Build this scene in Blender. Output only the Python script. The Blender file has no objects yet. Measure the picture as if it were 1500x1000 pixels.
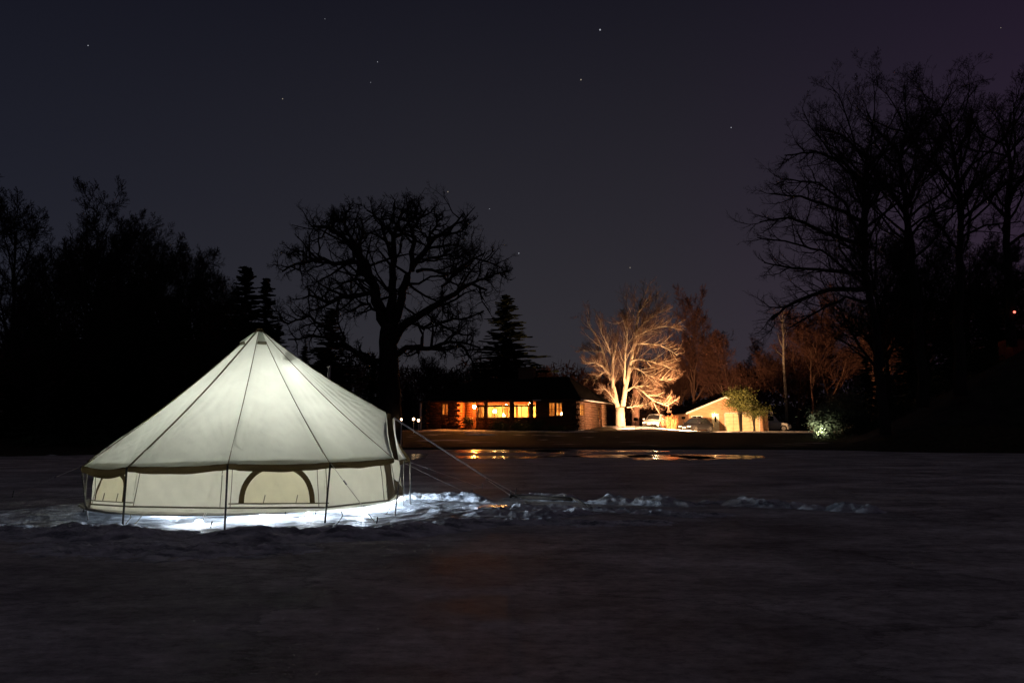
import bpy, math, random
import numpy as np
from mathutils import Vector, Matrix

SC = bpy.context.scene
COL = SC.collection
R = math.radians
PITCH = math.atan(125/1083.0)
CT, ST = math.cos(PITCH), math.sin(PITCH)
CAMZ = 1.25

# ---------------------------------------------------------------- helpers
def at(px, py, Y):
    """a point at forward distance Y seen in direction (px, py) of the 1500 x 1000 photograph"""
    a, u = (px-750)/1083.0, -(py-500)/1083.0
    d = Vector((a, CT-u*ST, ST+u*CT))
    return Vector((0, 0, CAMZ)) + d*(Y/d.y)

def link(o, parent=None):
    COL.objects.link(o)
    if parent is not None: o.parent = parent
    return o

def tag(o, label=None, cat=None, group=None, kind=None):
    if label: o['label'] = label
    if cat: o['category'] = cat
    if group: o['group'] = group
    if kind: o['kind'] = kind
    return o

def empty(name, loc, rz=0.0):
    o = bpy.data.objects.new(name, None); COL.objects.link(o)
    o.location = loc; o.rotation_euler = (0, 0, rz); o.empty_display_size = 0.2
    return o

def copy_tree(o, parent=None):
    c = o.copy(); link(c, parent)
    for ch in list(o.children): copy_tree(ch, c)
    return c

class MB:
    def __init__(s): s.v = []; s.f = []
    def add(s, vs, fs):
        n = len(s.v); s.v.extend(vs); s.f.extend([tuple(i+n for i in f) for f in fs])
    def box(s, c, d, rz=0.0):
        x, y, z = d[0]/2, d[1]/2, d[2]/2
        ca, sa = math.cos(rz), math.sin(rz)
        vs = []
        for (i, j, k) in ((-1,-1,-1),(1,-1,-1),(1,1,-1),(-1,1,-1),(-1,-1,1),(1,-1,1),(1,1,1),(-1,1,1)):
            vs.append((c[0]+i*x*ca-j*y*sa, c[1]+i*x*sa+j*y*ca, c[2]+k*z))
        s.add(vs, [(3,2,1,0),(4,5,6,7),(0,1,5,4),(1,2,6,5),(2,3,7,6),(3,0,4,7)])
        return s
    def bx(s, x0, x1, y0, y1, z0, z1):
        return s.box(((x0+x1)/2, (y0+y1)/2, (z0+z1)/2), (x1-x0, y1-y0, z1-z0))
    def tube(s, pts, rad, n=6, caps=True):
        pts = [(p[0], p[1], p[2]) for p in pts]
        m = len(pts)
        if not hasattr(rad, '__len__'): rad = [rad]*m
        base = len(s.v)
        for i in range(m):
            a = pts[max(i-1, 0)]; b = pts[min(i+1, m-1)]
            dx, dy, dz = b[0]-a[0], b[1]-a[1], b[2]-a[2]
            l = math.sqrt(dx*dx+dy*dy+dz*dz) or 1e-9
            dx /= l; dy /= l; dz /= l
            if abs(dz) < 0.9: ux, uy, uz = dy, -dx, 0.0
            else: ux, uy, uz = 0.0, dz, -dy
            l = math.sqrt(ux*ux+uy*uy+uz*uz) or 1e-9
            ux /= l; uy /= l; uz /= l
            wx, wy, wz = dy*uz-dz*uy, dz*ux-dx*uz, dx*uy-dy*ux
            p = pts[i]; r = rad[i]
            for k in range(n):
                t = 2*math.pi*k/n; c = math.cos(t)*r; q = math.sin(t)*r
                s.v.append((p[0]+ux*c+wx*q, p[1]+uy*c+wy*q, p[2]+uz*c+wz*q))
        for i in range(m-1):
            a = base+i*n; b = a+n
            for k in range(n):
                k2 = (k+1) % n
                s.f.append((a+k, a+k2, b+k2, b+k))
        if caps and n > 2:
            s.f.append(tuple(base+k for k in range(n-1, -1, -1)))
            s.f.append(tuple(base+(m-1)*n+k for k in range(n)))
        return s
    def lathe(s, prof, n=16, c=(0, 0, 0)):
        base = len(s.v); m = len(prof)
        for (r, z) in prof:
            for k in range(n):
                t = 2*math.pi*k/n
                s.v.append((c[0]+r*math.cos(t), c[1]+r*math.sin(t), c[2]+z))
        for i in range(m-1):
            for k in range(n):
                k2 = (k+1) % n
                s.f.append((base+i*n+k, base+i*n+k2, base+(i+1)*n+k2, base+(i+1)*n+k))
        return s
    def ball(s, c, r, n=10, m=6, sz=1.0):
        return s.lathe([(max(1e-4, r*math.sin(math.pi*i/m)), -r*sz*math.cos(math.pi*i/m)) for i in range(m+1)], n, c)
    def grid(s, P):
        nu, nv = len(P), len(P[0])
        vs = [tuple(p) for row in P for p in row]
        s.add(vs, [(i*nv+j, (i+1)*nv+j, (i+1)*nv+j+1, i*nv+j+1) for i in range(nu-1) for j in range(nv-1)])
        return s
    def quads(s, c, u, v):
        """n quads: centre c, half axes u and v, numpy n x 3"""
        a = np.stack([c-u-v, c+u-v, c+u+v, c-u+v], 1).reshape(-1, 3)
        base = len(s.v); s.v.extend(map(tuple, a.tolist()))
        s.f.extend([(base+4*i, base+4*i+1, base+4*i+2, base+4*i+3) for i in range(len(c))])
        return s
    def build(s, name, mat, parent=None, smooth=False, solid=0.0):
        me = bpy.data.meshes.new(name); me.from_pydata([tuple(p) for p in s.v], [], s.f)
        if smooth: me.polygons.foreach_set('use_smooth', [True]*len(me.polygons))
        me.update()
        o = bpy.data.objects.new(name, me)
        if mat is not None: me.materials.append(mat)
        link(o, parent)
        if solid:
            md = o.modifiers.new('solid', 'SOLIDIFY'); md.thickness = solid
        return o

# ---------------------------------------------------------------- noise (numpy value noise)
_rng = np.random.RandomState(7)
_T = _rng.rand(256, 256)
def vnoise(x, y):
    xi = np.floor(x).astype(int); yi = np.floor(y).astype(int)
    fx = x-xi; fy = y-yi
    fx = fx*fx*(3-2*fx); fy = fy*fy*(3-2*fy)
    a = _T[xi & 255, yi & 255]; b = _T[(xi+1) & 255, yi & 255]
    c = _T[xi & 255, (yi+1) & 255]; d = _T[(xi+1) & 255, (yi+1) & 255]
    return (a*(1-fx)+b*fx)*(1-fy)+(c*(1-fx)+d*fx)*fy
def fbm(x, y, o=4):
    s = 0; a = 0.5
    for i in range(o):
        s = s+a*vnoise(x+17.3*i, y+9.1*i); x = x*2.03; y = y*2.03; a *= 0.5
    return s
def sstep(a, b, x):
    t = np.clip((x-a)/(b-a), 0, 1); return t*t*(3-2*t)

# ---------------------------------------------------------------- materials
def new_mat(name):
    m = bpy.data.materials.new(name); m.use_nodes = True
    nt = m.node_tree; nt.nodes.clear()
    out = nt.nodes.new('ShaderNodeOutputMaterial')
    return m, nt, out
def nd(nt, t, **kw):
    n = nt.nodes.new(t)
    for k, v in kw.items():
        if k in n.inputs: n.inputs[k].default_value = v
        else: setattr(n, k, v)
    return n
def ramp(nt, fac, stops):
    r = nt.nodes.new('ShaderNodeValToRGB'); e = r.color_ramp.elements
    while len(e) < len(stops): e.new(0.5)
    for i, (p, c) in enumerate(stops):
        e[i].position = p; e[i].color = (*c, 1) if len(c) == 3 else c
    nt.links.new(fac, r.inputs[0]); return r
def coords(nt, scale=(1, 1, 1)):
    t = nt.nodes.new('ShaderNodeTexCoord'); mp = nt.nodes.new('ShaderNodeMapping')
    mp.inputs['Scale'].default_value = scale
    nt.links.new(t.outputs['Object'], mp.inputs[0]); return mp.outputs[0]
def noisy(name, c1, c2, scale=4.0, stretch=(1, 1, 1), rough=0.8, bump=0.2, spec=0.3, lo=0.35, hi=0.65, metal=0.0, detail=5, bscale=None):
    m, nt, out = new_mat(name); L = nt.links.new
    v = coords(nt, stretch)
    n = nd(nt, 'ShaderNodeTexNoise', Scale=scale, Detail=detail); L(v, n.inputs['Vector'])
    r = ramp(nt, n.outputs['Fac'], [(lo, c1), (hi, c2)])
    p = nd(nt, 'ShaderNodeBsdfPrincipled', Roughness=rough, Metallic=metal)
    p.inputs['Specular IOR Level'].default_value = spec
    L(r.outputs[0], p.inputs['Base Color'])
    if bump:
        n2 = nd(nt, 'ShaderNodeTexNoise', Scale=bscale or scale*2.5, Detail=4); L(v, n2.inputs['Vector'])
        b = nd(nt, 'ShaderNodeBump', Strength=bump, Distance=0.05); L(n2.outputs['Fac'], b.inputs['Height'])
        L(b.outputs[0], p.inputs['Normal'])
    L(p.outputs[0], out.inputs[0]); return m
def emit(name, col, s):
    m, nt, out = new_mat(name)
    e = nd(nt, 'ShaderNodeEmission', Strength=s); e.inputs[0].default_value = (*col, 1)
    nt.links.new(e.outputs[0], out.inputs[0]); return m
def glass(name, tint=(0.9, 0.9, 0.9), gl=0.12):
    m, nt, out = new_mat(name)
    t = nd(nt, 'ShaderNodeBsdfTransparent'); t.inputs[0].default_value = (*tint, 1)
    g = nd(nt, 'ShaderNodeBsdfGlossy', Roughness=0.05)
    x = nd(nt, 'ShaderNodeMixShader'); x.inputs[0].default_value = gl
    nt.links.new(t.outputs[0], x.inputs[1]); nt.links.new(g.outputs[0], x.inputs[2]); nt.links.new(x.outputs[0], out.inputs[0])
    return m
def canvas(name, col, trans, tcol, wr=0.25):
    m, nt, out = new_mat(name); L = nt.links.new
    v = coords(nt)
    n = nd(nt, 'ShaderNodeTexNoise', Scale=2.3, Detail=6, Roughness=0.6); L(v, n.inputs['Vector'])
    r1 = ramp(nt, n.outputs['Fac'], [(0.3, tuple(c*0.86 for c in col)), (0.7, col)])
    r2 = ramp(nt, n.outputs['Fac'], [(0.3, tuple(c*0.84 for c in tcol)), (0.7, tcol)])
    n2 = nd(nt, 'ShaderNodeTexNoise', Scale=5.0, Detail=5, Distortion=0.6); L(v, n2.inputs['Vector'])
    b = nd(nt, 'ShaderNodeBump', Strength=wr, Distance=0.03); L(n2.outputs['Fac'], b.inputs['Height'])
    d = nd(nt, 'ShaderNodeBsdfDiffuse'); t = nd(nt, 'ShaderNodeBsdfTranslucent')
    L(r1.outputs[0], d.inputs[0]); L(r2.outputs[0], t.inputs[0])
    L(b.outputs[0], d.inputs['Normal']); L(b.outputs[0], t.inputs['Normal'])
    x = nd(nt, 'ShaderNodeMixShader'); x.inputs[0].default_value = trans
    L(d.outputs[0], x.inputs[1]); L(t.outputs[0], x.inputs[2]); L(x.outputs[0], out.inputs[0]); return m

M = {}
M['canvas'] = canvas('canvas', (0.80, 0.81, 0.73), 0.5, (0.82, 0.86, 0.79))
M['wall_canvas'] = canvas('wall_canvas', (0.82, 0.81, 0.71), 0.52, (0.92, 0.92, 0.80))
M['window_canvas'] = glass('window_canvas', (0.97, 0.92, 0.78), 0.02)
M['brown_trim'] = canvas('brown_trim', (0.10, 0.075, 0.04), 0.4, (0.13, 0.095, 0.05))
M['door_canvas'] = canvas('door_canvas', (0.16, 0.13, 0.09), 0.3, (0.09, 0.07, 0.045))  # canvas coloured dark for the shade and rolled layers at the door
M['seam'] = canvas('seam', (0.22, 0.20, 0.14), 0.5, (0.30, 0.28, 0.20), 0)
M['rope'] = noisy('rope', (0.75, 0.71, 0.66), (0.9, 0.87, 0.82), 60, rough=0.9, bump=0)
M['steel'] = noisy('steel', (0.20, 0.20, 0.20), (0.35, 0.34, 0.33), 30, rough=0.45, metal=0.8, bump=0.05)
M['dark_steel'] = noisy('dark_steel', (0.03, 0.03, 0.03), (0.06, 0.055, 0.05), 30, rough=0.5, metal=0.5, bump=0.05)
M['floor_sheet'] = noisy('floor_sheet', (0.22, 0.22, 0.20), (0.32, 0.31, 0.28), 6, rough=0.7)
M['timber'] = noisy('timber', (0.12, 0.075, 0.04), (0.24, 0.16, 0.09), 3, (6, 1, 1), rough=0.8)
M['dark_wood'] = noisy('dark_wood', (0.012, 0.010, 0.008), (0.03, 0.024, 0.018), 5, (1, 1, 3))
M['log'] = noisy('log', (0.10, 0.040, 0.018), (0.21, 0.085, 0.035), 2.2, (1.0, 1.0, 9.0), rough=0.7, bump=0.35)
M['side_log'] = noisy('side_log', (0.10, 0.055, 0.032), (0.19, 0.105, 0.06), 2.2, (1.0, 1.0, 9.0), rough=0.75, bump=0.35)
M['shingle'] = noisy('shingle', (0.008, 0.0075, 0.007), (0.018, 0.016, 0.015), 3, (1, 1, 6), rough=1.0, bump=0.5, spec=0.0)
M['frame_wood'] = noisy('frame_wood', (0.05, 0.02, 0.012), (0.09, 0.04, 0.02), 8, rough=0.6)
M['white_paint'] = noisy('white_paint', (0.6, 0.58, 0.54), (0.78, 0.76, 0.72), 5, rough=0.6, bump=0.08)
M['plaster'] = noisy('plaster', (0.60, 0.46, 0.28), (0.72, 0.57, 0.36), 1.5, rough=0.85, bump=0.05)
M['curtain'] = canvas('curtain', (0.80, 0.62, 0.40), 0.55, (0.90, 0.66, 0.36), 0.2)
M['blind'] = canvas('blind', (0.75, 0.42, 0.30), 0.55, (0.85, 0.5, 0.36), 0.05)
M['glass'] = glass('glass')
M['brick'] = noisy('brick', (0.10, 0.055, 0.04), (0.19, 0.11, 0.08), 7, (1, 1, 2.5), rough=0.9, bump=0.5)
M['stone'] = noisy('stone', (0.14, 0.13, 0.12), (0.30, 0.28, 0.26), 4, rough=0.9, bump=0.5)
M['siding'] = noisy('siding', (0.38, 0.21, 0.12), (0.52, 0.32, 0.19), 1.4, (1, 1, 6), rough=0.8, bump=0.2)
M['garage_panel'] = noisy('garage_panel', (0.58, 0.50, 0.30), (0.72, 0.64, 0.42), 2, (1, 1, 2), rough=0.6, bump=0.08)
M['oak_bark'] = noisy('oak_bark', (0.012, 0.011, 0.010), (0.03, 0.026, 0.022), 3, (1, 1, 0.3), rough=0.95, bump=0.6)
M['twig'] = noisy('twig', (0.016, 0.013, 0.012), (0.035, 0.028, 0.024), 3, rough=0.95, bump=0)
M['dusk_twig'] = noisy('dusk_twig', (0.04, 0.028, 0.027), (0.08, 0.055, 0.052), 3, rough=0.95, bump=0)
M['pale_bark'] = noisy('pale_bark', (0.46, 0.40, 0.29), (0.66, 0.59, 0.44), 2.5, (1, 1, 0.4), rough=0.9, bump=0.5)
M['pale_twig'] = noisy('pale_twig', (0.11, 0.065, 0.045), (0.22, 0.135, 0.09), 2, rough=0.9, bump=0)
M['red_bark'] = noisy('red_bark', (0.09, 0.05, 0.038), (0.16, 0.088, 0.065), 3, (1, 1, 0.3), rough=0.95, bump=0.4)
M['red_twig'] = noisy('red_twig', (0.060, 0.027, 0.022), (0.11, 0.050, 0.040), 3, rough=0.95, bump=0)
M['birch_bark'] = noisy('birch_bark', (0.20, 0.17, 0.14), (0.36, 0.32, 0.27), 3, (1, 1, 3), rough=0.8, bump=0.2)
M['needles'] = noisy('needles', (0.010, 0.016, 0.008), (0.03, 0.042, 0.02), 1.2, rough=0.85, bump=0)
M['leaf'] = noisy('leaf', (0.060, 0.068, 0.040), (0.16, 0.17, 0.11), 2.5, rough=0.5, bump=0, spec=0.5)
M['pine_leaf'] = noisy('pine_leaf', (0.035, 0.048, 0.012), (0.10, 0.11, 0.03), 1.6, rough=0.7, bump=0)
M['bush_twig'] = noisy('bush_twig', (0.35, 0.12, 0.045), (0.55, 0.21, 0.09), 3, rough=0.9, bump=0)
M['rubber'] = noisy('rubber', (0.012, 0.012, 0.012), (0.025, 0.025, 0.025), 20, rough=0.85)
M['dark_glass'] = noisy('dark_glass', (0.012, 0.014, 0.016), (0.02, 0.022, 0.025), 2, rough=0.08, bump=0, spec=0.7)
M['alloy'] = noisy('alloy', (0.4, 0.4, 0.4), (0.55, 0.55, 0.55), 9, rough=0.35, metal=0.9, bump=0)
M['lens'] = noisy('lens', (0.6, 0.6, 0.6), (0.8, 0.8, 0.8), 9, rough=0.1, bump=0, spec=0.9)
M['red_lens'] = noisy('red_lens', (0.3, 0.01, 0.01), (0.45, 0.02, 0.02), 9, rough=0.15, bump=0, spec=0.8)
M['terracotta'] = noisy('terracotta', (0.2, 0.08, 0.04), (0.3, 0.13, 0.07), 6, rough=0.85)
M['red_paint'] = noisy('red_paint', (0.28, 0.03, 0.025), (0.40, 0.06, 0.05), 4, rough=0.6)
def paint(name, c):
    m, nt, out = new_mat(name)
    p = nd(nt, 'ShaderNodeBsdfPrincipled', Roughness=0.28); p.inputs['Coat Weight'].default_value = 0.6
    v = coords(nt); n = nd(nt, 'ShaderNodeTexNoise', Scale=3.0, Detail=4); nt.links.new(v, n.inputs['Vector'])
    r = ramp(nt, n.outputs['Fac'], [(0.3, tuple(x*0.82 for x in c)), (0.7, c)]); nt.links.new(r.outputs[0], p.inputs['Base Color'])
    nt.links.new(p.outputs[0], out.inputs[0]); return m
M['white_car_paint'] = paint('white_car_paint', (0.70, 0.70, 0.68))
M['black_car_paint'] = paint('black_car_paint', (0.018, 0.018, 0.022))
M['tent_lamp'] = emit('tent_lamp', (1.0, 0.99, 0.90), 395)
M['tent_lamp_small'] = emit('tent_lamp_small', (1.0, 1.0, 0.92), 50)
M['ice_lamp'] = emit('ice_lamp', (0.74, 0.85, 1.0), 4300)
M['ice_lamp_dim'] = emit('ice_lamp_dim', (0.70, 0.83, 1.0), 900)
M['ice_lamp_strong'] = emit('ice_lamp_strong', (0.70, 0.83, 1.0), 9500)
M['ice_lamp_front'] = emit('ice_lamp_front', (0.86, 0.92, 1.0), 400)
M['porch_glow'] = emit('porch_glow', (1.0, 0.27, 0.04), 2300)
M['room_glow'] = emit('room_glow', (1.0, 0.43, 0.095), 1300)
M['table_glow'] = emit('table_glow', (1.0, 0.58, 0.20), 170)
M['flood_glow'] = emit('flood_glow', (1.0, 0.53, 0.29), 7800)
M['garage_flood'] = emit('garage_flood', (1.0, 0.54, 0.25), 62000)
M['yard_glow'] = emit('yard_glow', (1.0, 0.74, 0.42), 150)
M['garden_glow'] = emit('garden_glow', (1.0, 0.62, 0.32), 14)
M['bush_glow'] = emit('bush_glow', (0.92, 1.0, 0.70), 3200)
M['red_glow'] = emit('red_glow', (1.0, 0.16, 0.11), 3.0)
M['star'] = emit('star', (0.85, 0.88, 1.0), 0.45)
M['star_warm'] = emit('star_warm', (1.0, 0.85, 0.66), 0.35)

# snow, ice, ground
def snow_mat():
    m, nt, out = new_mat('snow'); L = nt.links.new
    v = coords(nt)
    n = nd(nt, 'ShaderNodeTexNoise', Scale=3.5, Detail=8, Roughness=0.65); L(v, n.inputs['Vector'])
    v2 = coords(nt, (1.0, 5.0, 1.0))
    n3 = nd(nt, 'ShaderNodeTexNoise', Scale=1.6, Detail=7, Roughness=0.6); L(v2, n3.inputs['Vector'])
    mx = nd(nt, 'ShaderNodeMath', operation='MULTIPLY_ADD'); L(n3.outputs['Fac'], mx.inputs[0]); mx.inputs[1].default_value = 0.6
    ml = nd(nt, 'ShaderNodeMath', operation='MULTIPLY'); L(n.outputs['Fac'], ml.inputs[0]); ml.inputs[1].default_value = 0.4
    L(ml.outputs[0], mx.inputs[2])
    r = ramp(nt, mx.outputs[0], [(0.40, (0.17, 0.19, 0.225)), (0.52, (0.52, 0.555, 0.61)), (0.62, (0.78, 0.80, 0.84))])
    n2 = nd(nt, 'ShaderNodeTexNoise', Scale=26, Detail=5); L(v, n2.inputs['Vector'])
    b = nd(nt, 'ShaderNodeBump', Strength=0.6, Distance=0.02); L(n2.outputs['Fac'], b.inputs['Height'])
    p = nd(nt, 'ShaderNodeBsdfPrincipled', Roughness=0.7); p.inputs['Specular IOR Level'].default_value = 0.3
    L(r.outputs[0], p.inputs['Base Color']); L(b.outputs[0], p.inputs['Normal']); L(p.outputs[0], out.inputs[0]); return m
M['snow'] = snow_mat()
def ice_mat():
    m, nt, out = new_mat('pond_ice'); L = nt.links.new
    v = coords(nt); v2 = coords(nt, (0.6, 1.0, 1.0))
    n = nd(nt, 'ShaderNodeTexNoise', Scale=0.8, Detail=12, Roughness=0.74); L(v2, n.inputs['Vector'])
    r = ramp(nt, n.outputs['Fac'], [(0.36, (0.20, 0.195, 0.195)), (0.50, (0.42, 0.41, 0.41)), (0.62, (0.68, 0.67, 0.67))])
    rr = ramp(nt, n.outputs['Fac'], [(0.36, (0.50,)*3), (0.60, (0.75,)*3)])
    n2 = nd(nt, 'ShaderNodeTexNoise', Scale=14, Detail=5, Roughness=0.65); L(v, n2.inputs['Vector'])
    b = nd(nt, 'ShaderNodeBump', Strength=0.7, Distance=0.03); L(n2.outputs['Fac'], b.inputs['Height'])
    p = nd(nt, 'ShaderNodeBsdfPrincipled'); p.inputs['Specular IOR Level'].default_value = 0.07
    n5 = nd(nt, 'ShaderNodeTexNoise', Scale=11, Detail=9, Roughness=0.8); L(v2, n5.inputs['Vector'])
    g5 = ramp(nt, n5.outputs['Fac'], [(0.36, (0.55,)*3), (0.5, (0.95,)*3), (0.64, (1.25,)*3)])
    vo = nd(nt, 'ShaderNodeTexVoronoi', Scale=0.42, feature='DISTANCE_TO_EDGE'); dn = nd(nt, 'ShaderNodeVectorMath', operation='MULTIPLY_ADD')
    L(n.outputs['Color'], dn.inputs[0]); dn.inputs[1].default_value = (1.6, 1.6, 0); L(v2, dn.inputs[2]); L(dn.outputs[0], vo.inputs['Vector'])
    cr_ = ramp(nt, vo.outputs['Distance'], [(0.0, (0.55,)*3), (0.012, (1.0,)*3)])
    m5 = nd(nt, 'ShaderNodeMix', data_type='RGBA', blend_type='MULTIPLY'); m5.inputs[0].default_value = 1; L(r.outputs[0], m5.inputs[6]); L(g5.outputs[0], m5.inputs[7])
    m6 = nd(nt, 'ShaderNodeMix', data_type='RGBA', blend_type='MULTIPLY'); m6.inputs[0].default_value = 1; L(m5.outputs[2], m6.inputs[6]); L(cr_.outputs[0], m6.inputs[7])
    L(m6.outputs[2], p.inputs['Base Color']); L(rr.outputs[0], p.inputs['Roughness']); L(b.outputs[0], p.inputs['Normal']); L(p.outputs[0], out.inputs[0]); return m
M['ice'] = ice_mat()
def water_mat():
    m, nt, out = new_mat('melt_water'); L = nt.links.new
    v = coords(nt, (0.4, 1, 1))
    n = nd(nt, 'ShaderNodeTexNoise', Scale=0.8, Detail=3); L(v, n.inputs['Vector'])
    b = nd(nt, 'ShaderNodeBump', Strength=0.12, Distance=0.05); L(n.outputs['Fac'], b.inputs['Height'])
    p = nd(nt, 'ShaderNodeBsdfPrincipled')
    v9 = coords(nt, (0.55, 1.6, 1)); n9 = nd(nt, 'ShaderNodeTexNoise', Scale=1.3, Detail=6, Roughness=0.65); L(v9, n9.inputs['Vector'])
    r9 = ramp(nt, n9.outputs['Fac'], [(0.46, (0.15,)*3), (0.62, (0.5,)*3)]); L(r9.outputs[0], p.inputs['Roughness'])
    c9 = ramp(nt, n9.outputs['Fac'], [(0.46, (0.02, 0.02, 0.022)), (0.60, (0.30, 0.30, 0.31))]); L(c9.outputs[0], p.inputs['Base Color'])
    L(b.outputs[0], p.inputs['Normal']); L(p.outputs[0], out.inputs[0]); return m
M['water'] = water_mat()
M['wet'] = noisy('wet_ice', (0.30, 0.31, 0.34), (0.6, 0.62, 0.66), 4, (0.6, 2, 1), rough=0.11, bump=0.04, spec=0.6)
def ground_mat():
    m, nt, out = new_mat('winter_lawn'); L = nt.links.new
    v = coords(nt, (0.35, 1.0, 1.0))
    n = nd(nt, 'ShaderNodeTexNoise', Scale=0.42, Detail=7, Roughness=0.6); L(v, n.inputs['Vector'])
    v1 = coords(nt); n1 = nd(nt, 'ShaderNodeTexNoise', Scale=5, Detail=5); L(v1, n1.inputs['Vector'])
    grass = ramp(nt, n1.outputs['Fac'], [(0.3, (0.018, 0.016, 0.009)), (0.7, (0.05, 0.043, 0.024))])
    mask = ramp(nt, n.outputs['Fac'], [(0.60, (0, 0, 0)), (0.65, (1, 1, 1))])
    x = nd(nt, 'ShaderNodeMix', data_type='RGBA'); L(mask.outputs[0], x.inputs[0]); L(grass.outputs[0], x.inputs[6])
    x.inputs[7].default_value = (0.62, 0.62, 0.64, 1)
    b = nd(nt, 'ShaderNodeBump', Strength=0.5, Distance=0.06); L(n1.outputs['Fac'], b.inputs['Height'])
    p = nd(nt, 'ShaderNodeBsdfPrincipled', Roughness=0.9); p.inputs['Specular IOR Level'].default_value = 0.15
    L(x.outputs[2], p.inputs['Base Color']); L(b.outputs[0], p.inputs['Normal']); L(p.outputs[0], out.inputs[0]); return m
M['lawn'] = ground_mat()
M['drive_snow'] = noisy('drive_snow', (0.42, 0.40, 0.36), (0.74, 0.73, 0.70), 1.6, (0.5, 1, 1), rough=0.85, bump=0.6, lo=0.38, hi=0.56, bscale=3)
M['hill'] = noisy('hill', (0.010, 0.010, 0.007), (0.03, 0.028, 0.02), 1.5, rough=0.95, bump=0.5)

# ---------------------------------------------------------------- camera, world, moon
cam = bpy.data.cameras.new('camera'); co = bpy.data.objects.new('camera', cam); COL.objects.link(co)
cam.sensor_width = 36; cam.lens = 1083/1500*36; cam.clip_end = 4000; cam.clip_start = 0.05
co.location = (0, 0, CAMZ); co.rotation_euler = (math.pi/2+PITCH, 0, 0); SC.camera = co
SC.view_settings.view_transform = 'Standard'; SC.view_settings.look = 'None'
SC.view_settings.exposure = 0; SC.view_settings.gamma = 1

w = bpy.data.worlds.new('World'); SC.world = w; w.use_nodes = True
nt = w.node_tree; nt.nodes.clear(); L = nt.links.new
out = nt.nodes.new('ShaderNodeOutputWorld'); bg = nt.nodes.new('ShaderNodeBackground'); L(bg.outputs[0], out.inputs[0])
sky = nt.nodes.new('ShaderNodeTexSky'); sky.sky_type = 'NISHITA'; sky.sun_disc = False
sky.sun_elevation = R(-7); sky.sun_rotation = R(200)
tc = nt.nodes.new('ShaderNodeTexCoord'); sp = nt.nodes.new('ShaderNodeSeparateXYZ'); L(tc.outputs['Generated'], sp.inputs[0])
# air-glow of a moonless night: paler towards the horizon, a violet cast towards the east; extra overhead glow, out of view, added to brighten the ice
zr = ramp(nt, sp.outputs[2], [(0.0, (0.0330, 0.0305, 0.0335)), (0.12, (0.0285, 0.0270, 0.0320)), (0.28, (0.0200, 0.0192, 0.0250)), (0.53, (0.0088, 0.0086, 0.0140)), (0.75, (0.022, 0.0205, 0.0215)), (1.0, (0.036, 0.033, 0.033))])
mr = nd(nt, 'ShaderNodeMapRange'); L(sp.outputs[0], mr.inputs[0])
mr.inputs[1].default_value = -0.6; mr.inputs[2].default_value = 0.6; mr.inputs[3].default_value = 0; mr.inputs[4].default_value = 1
xr = ramp(nt, mr.outputs[0], [(0.0, (0.62, 0.70, 0.88)), (0.42, (0.98, 0.99, 1.03)), (0.66, (1.03, 0.98, 1.03)), (0.97, (1.18, 0.78, 1.18))])
mu = nd(nt, 'ShaderNodeMix', data_type='RGBA', blend_type='MULTIPLY'); mu.inputs[0].default_value = 1
L(zr.outputs[0], mu.inputs[6]); L(xr.outputs[0], mu.inputs[7])
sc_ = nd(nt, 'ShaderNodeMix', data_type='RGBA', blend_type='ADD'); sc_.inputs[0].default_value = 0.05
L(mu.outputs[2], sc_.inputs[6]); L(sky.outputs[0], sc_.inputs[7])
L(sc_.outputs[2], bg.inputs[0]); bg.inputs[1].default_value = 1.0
sun = bpy.data.lights.new('moonlight', 'SUN'); sun.energy = 0.004; sun.angle = R(12); sun.color = (0.8, 0.85, 1.0)
so = bpy.data.objects.new('moonlight', sun); COL.objects.link(so); so.rotation_euler = (R(40), 0, R(200))

# ---------------------------------------------------------------- terrain
SHX = [-140, -60, -40, -22, -10, 0, 14, 20, 26, 40, 60, 140]
SHY = [-60, 2, 22, 31, 40, 41.6, 41, 38.5, 35, 27, 8, -60]
def gz(x, y):
    x = np.asarray(x, float); y = np.asarray(y, float)
    s = y-np.interp(x, SHX, SHY)
    s = s+0.9*(fbm(x*0.22+3, y*0.22, 3)-0.45)
    z = -0.30+0.42*sstep(-1.2, 1.2, s)+0.12*sstep(0, 14, s)
    shelf = sstep(52.0, 62.5, y+0.02*x)
    z = z+0.60*shelf*sstep(2, 12, s)
    z = z-0.13*sstep(11, 19, x)*shelf
    z = z+(0.17+0.24*sstep(6.5, 9, x)-0.40*sstep(11.5, 19, x))*sstep(62, 73, y)
    hx = np.maximum(0, x-0.425*np.maximum(y, 37))
    hill = (0.58*hx*hx/(hx+3.0))*sstep(34, 44, y)
    hill = np.minimum(hill, 10+0.05*hx)
    left = 0.05*np.maximum(0, -x-16)*sstep(0, 8, s)
    far = 0.03*np.maximum(0, y-95)
    bump = 0.10*(fbm(x*0.5, y*0.5, 4)-0.45)*sstep(0.5, 3, s)
    return z+hill+left+far+bump
def gzf(x, y): return float(gz(np.array([x]), np.array([y]))[0])
xs = np.unique(np.concatenate([np.linspace(-900, -150, 14), np.linspace(-150, -45, 36), np.linspace(-45, 45, 151), np.linspace(45, 150, 36), np.linspace(150, 900, 14)]))
ys = np.unique(np.concatenate([np.linspace(-300, -20, 20), np.linspace(-20, 24, 30), np.linspace(24, 90, 133), np.linspace(90, 200, 40), np.linspace(200, 1500, 24)]))
X, Y = np.meshgrid(xs, ys, indexing='ij'); Z = gz(X, Y)
mb = MB(); mb.grid(np.stack([X, Y, Z], -1).tolist())
g = mb.build('ground', M['lawn'], smooth=True); tag(g, kind='structure')
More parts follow.
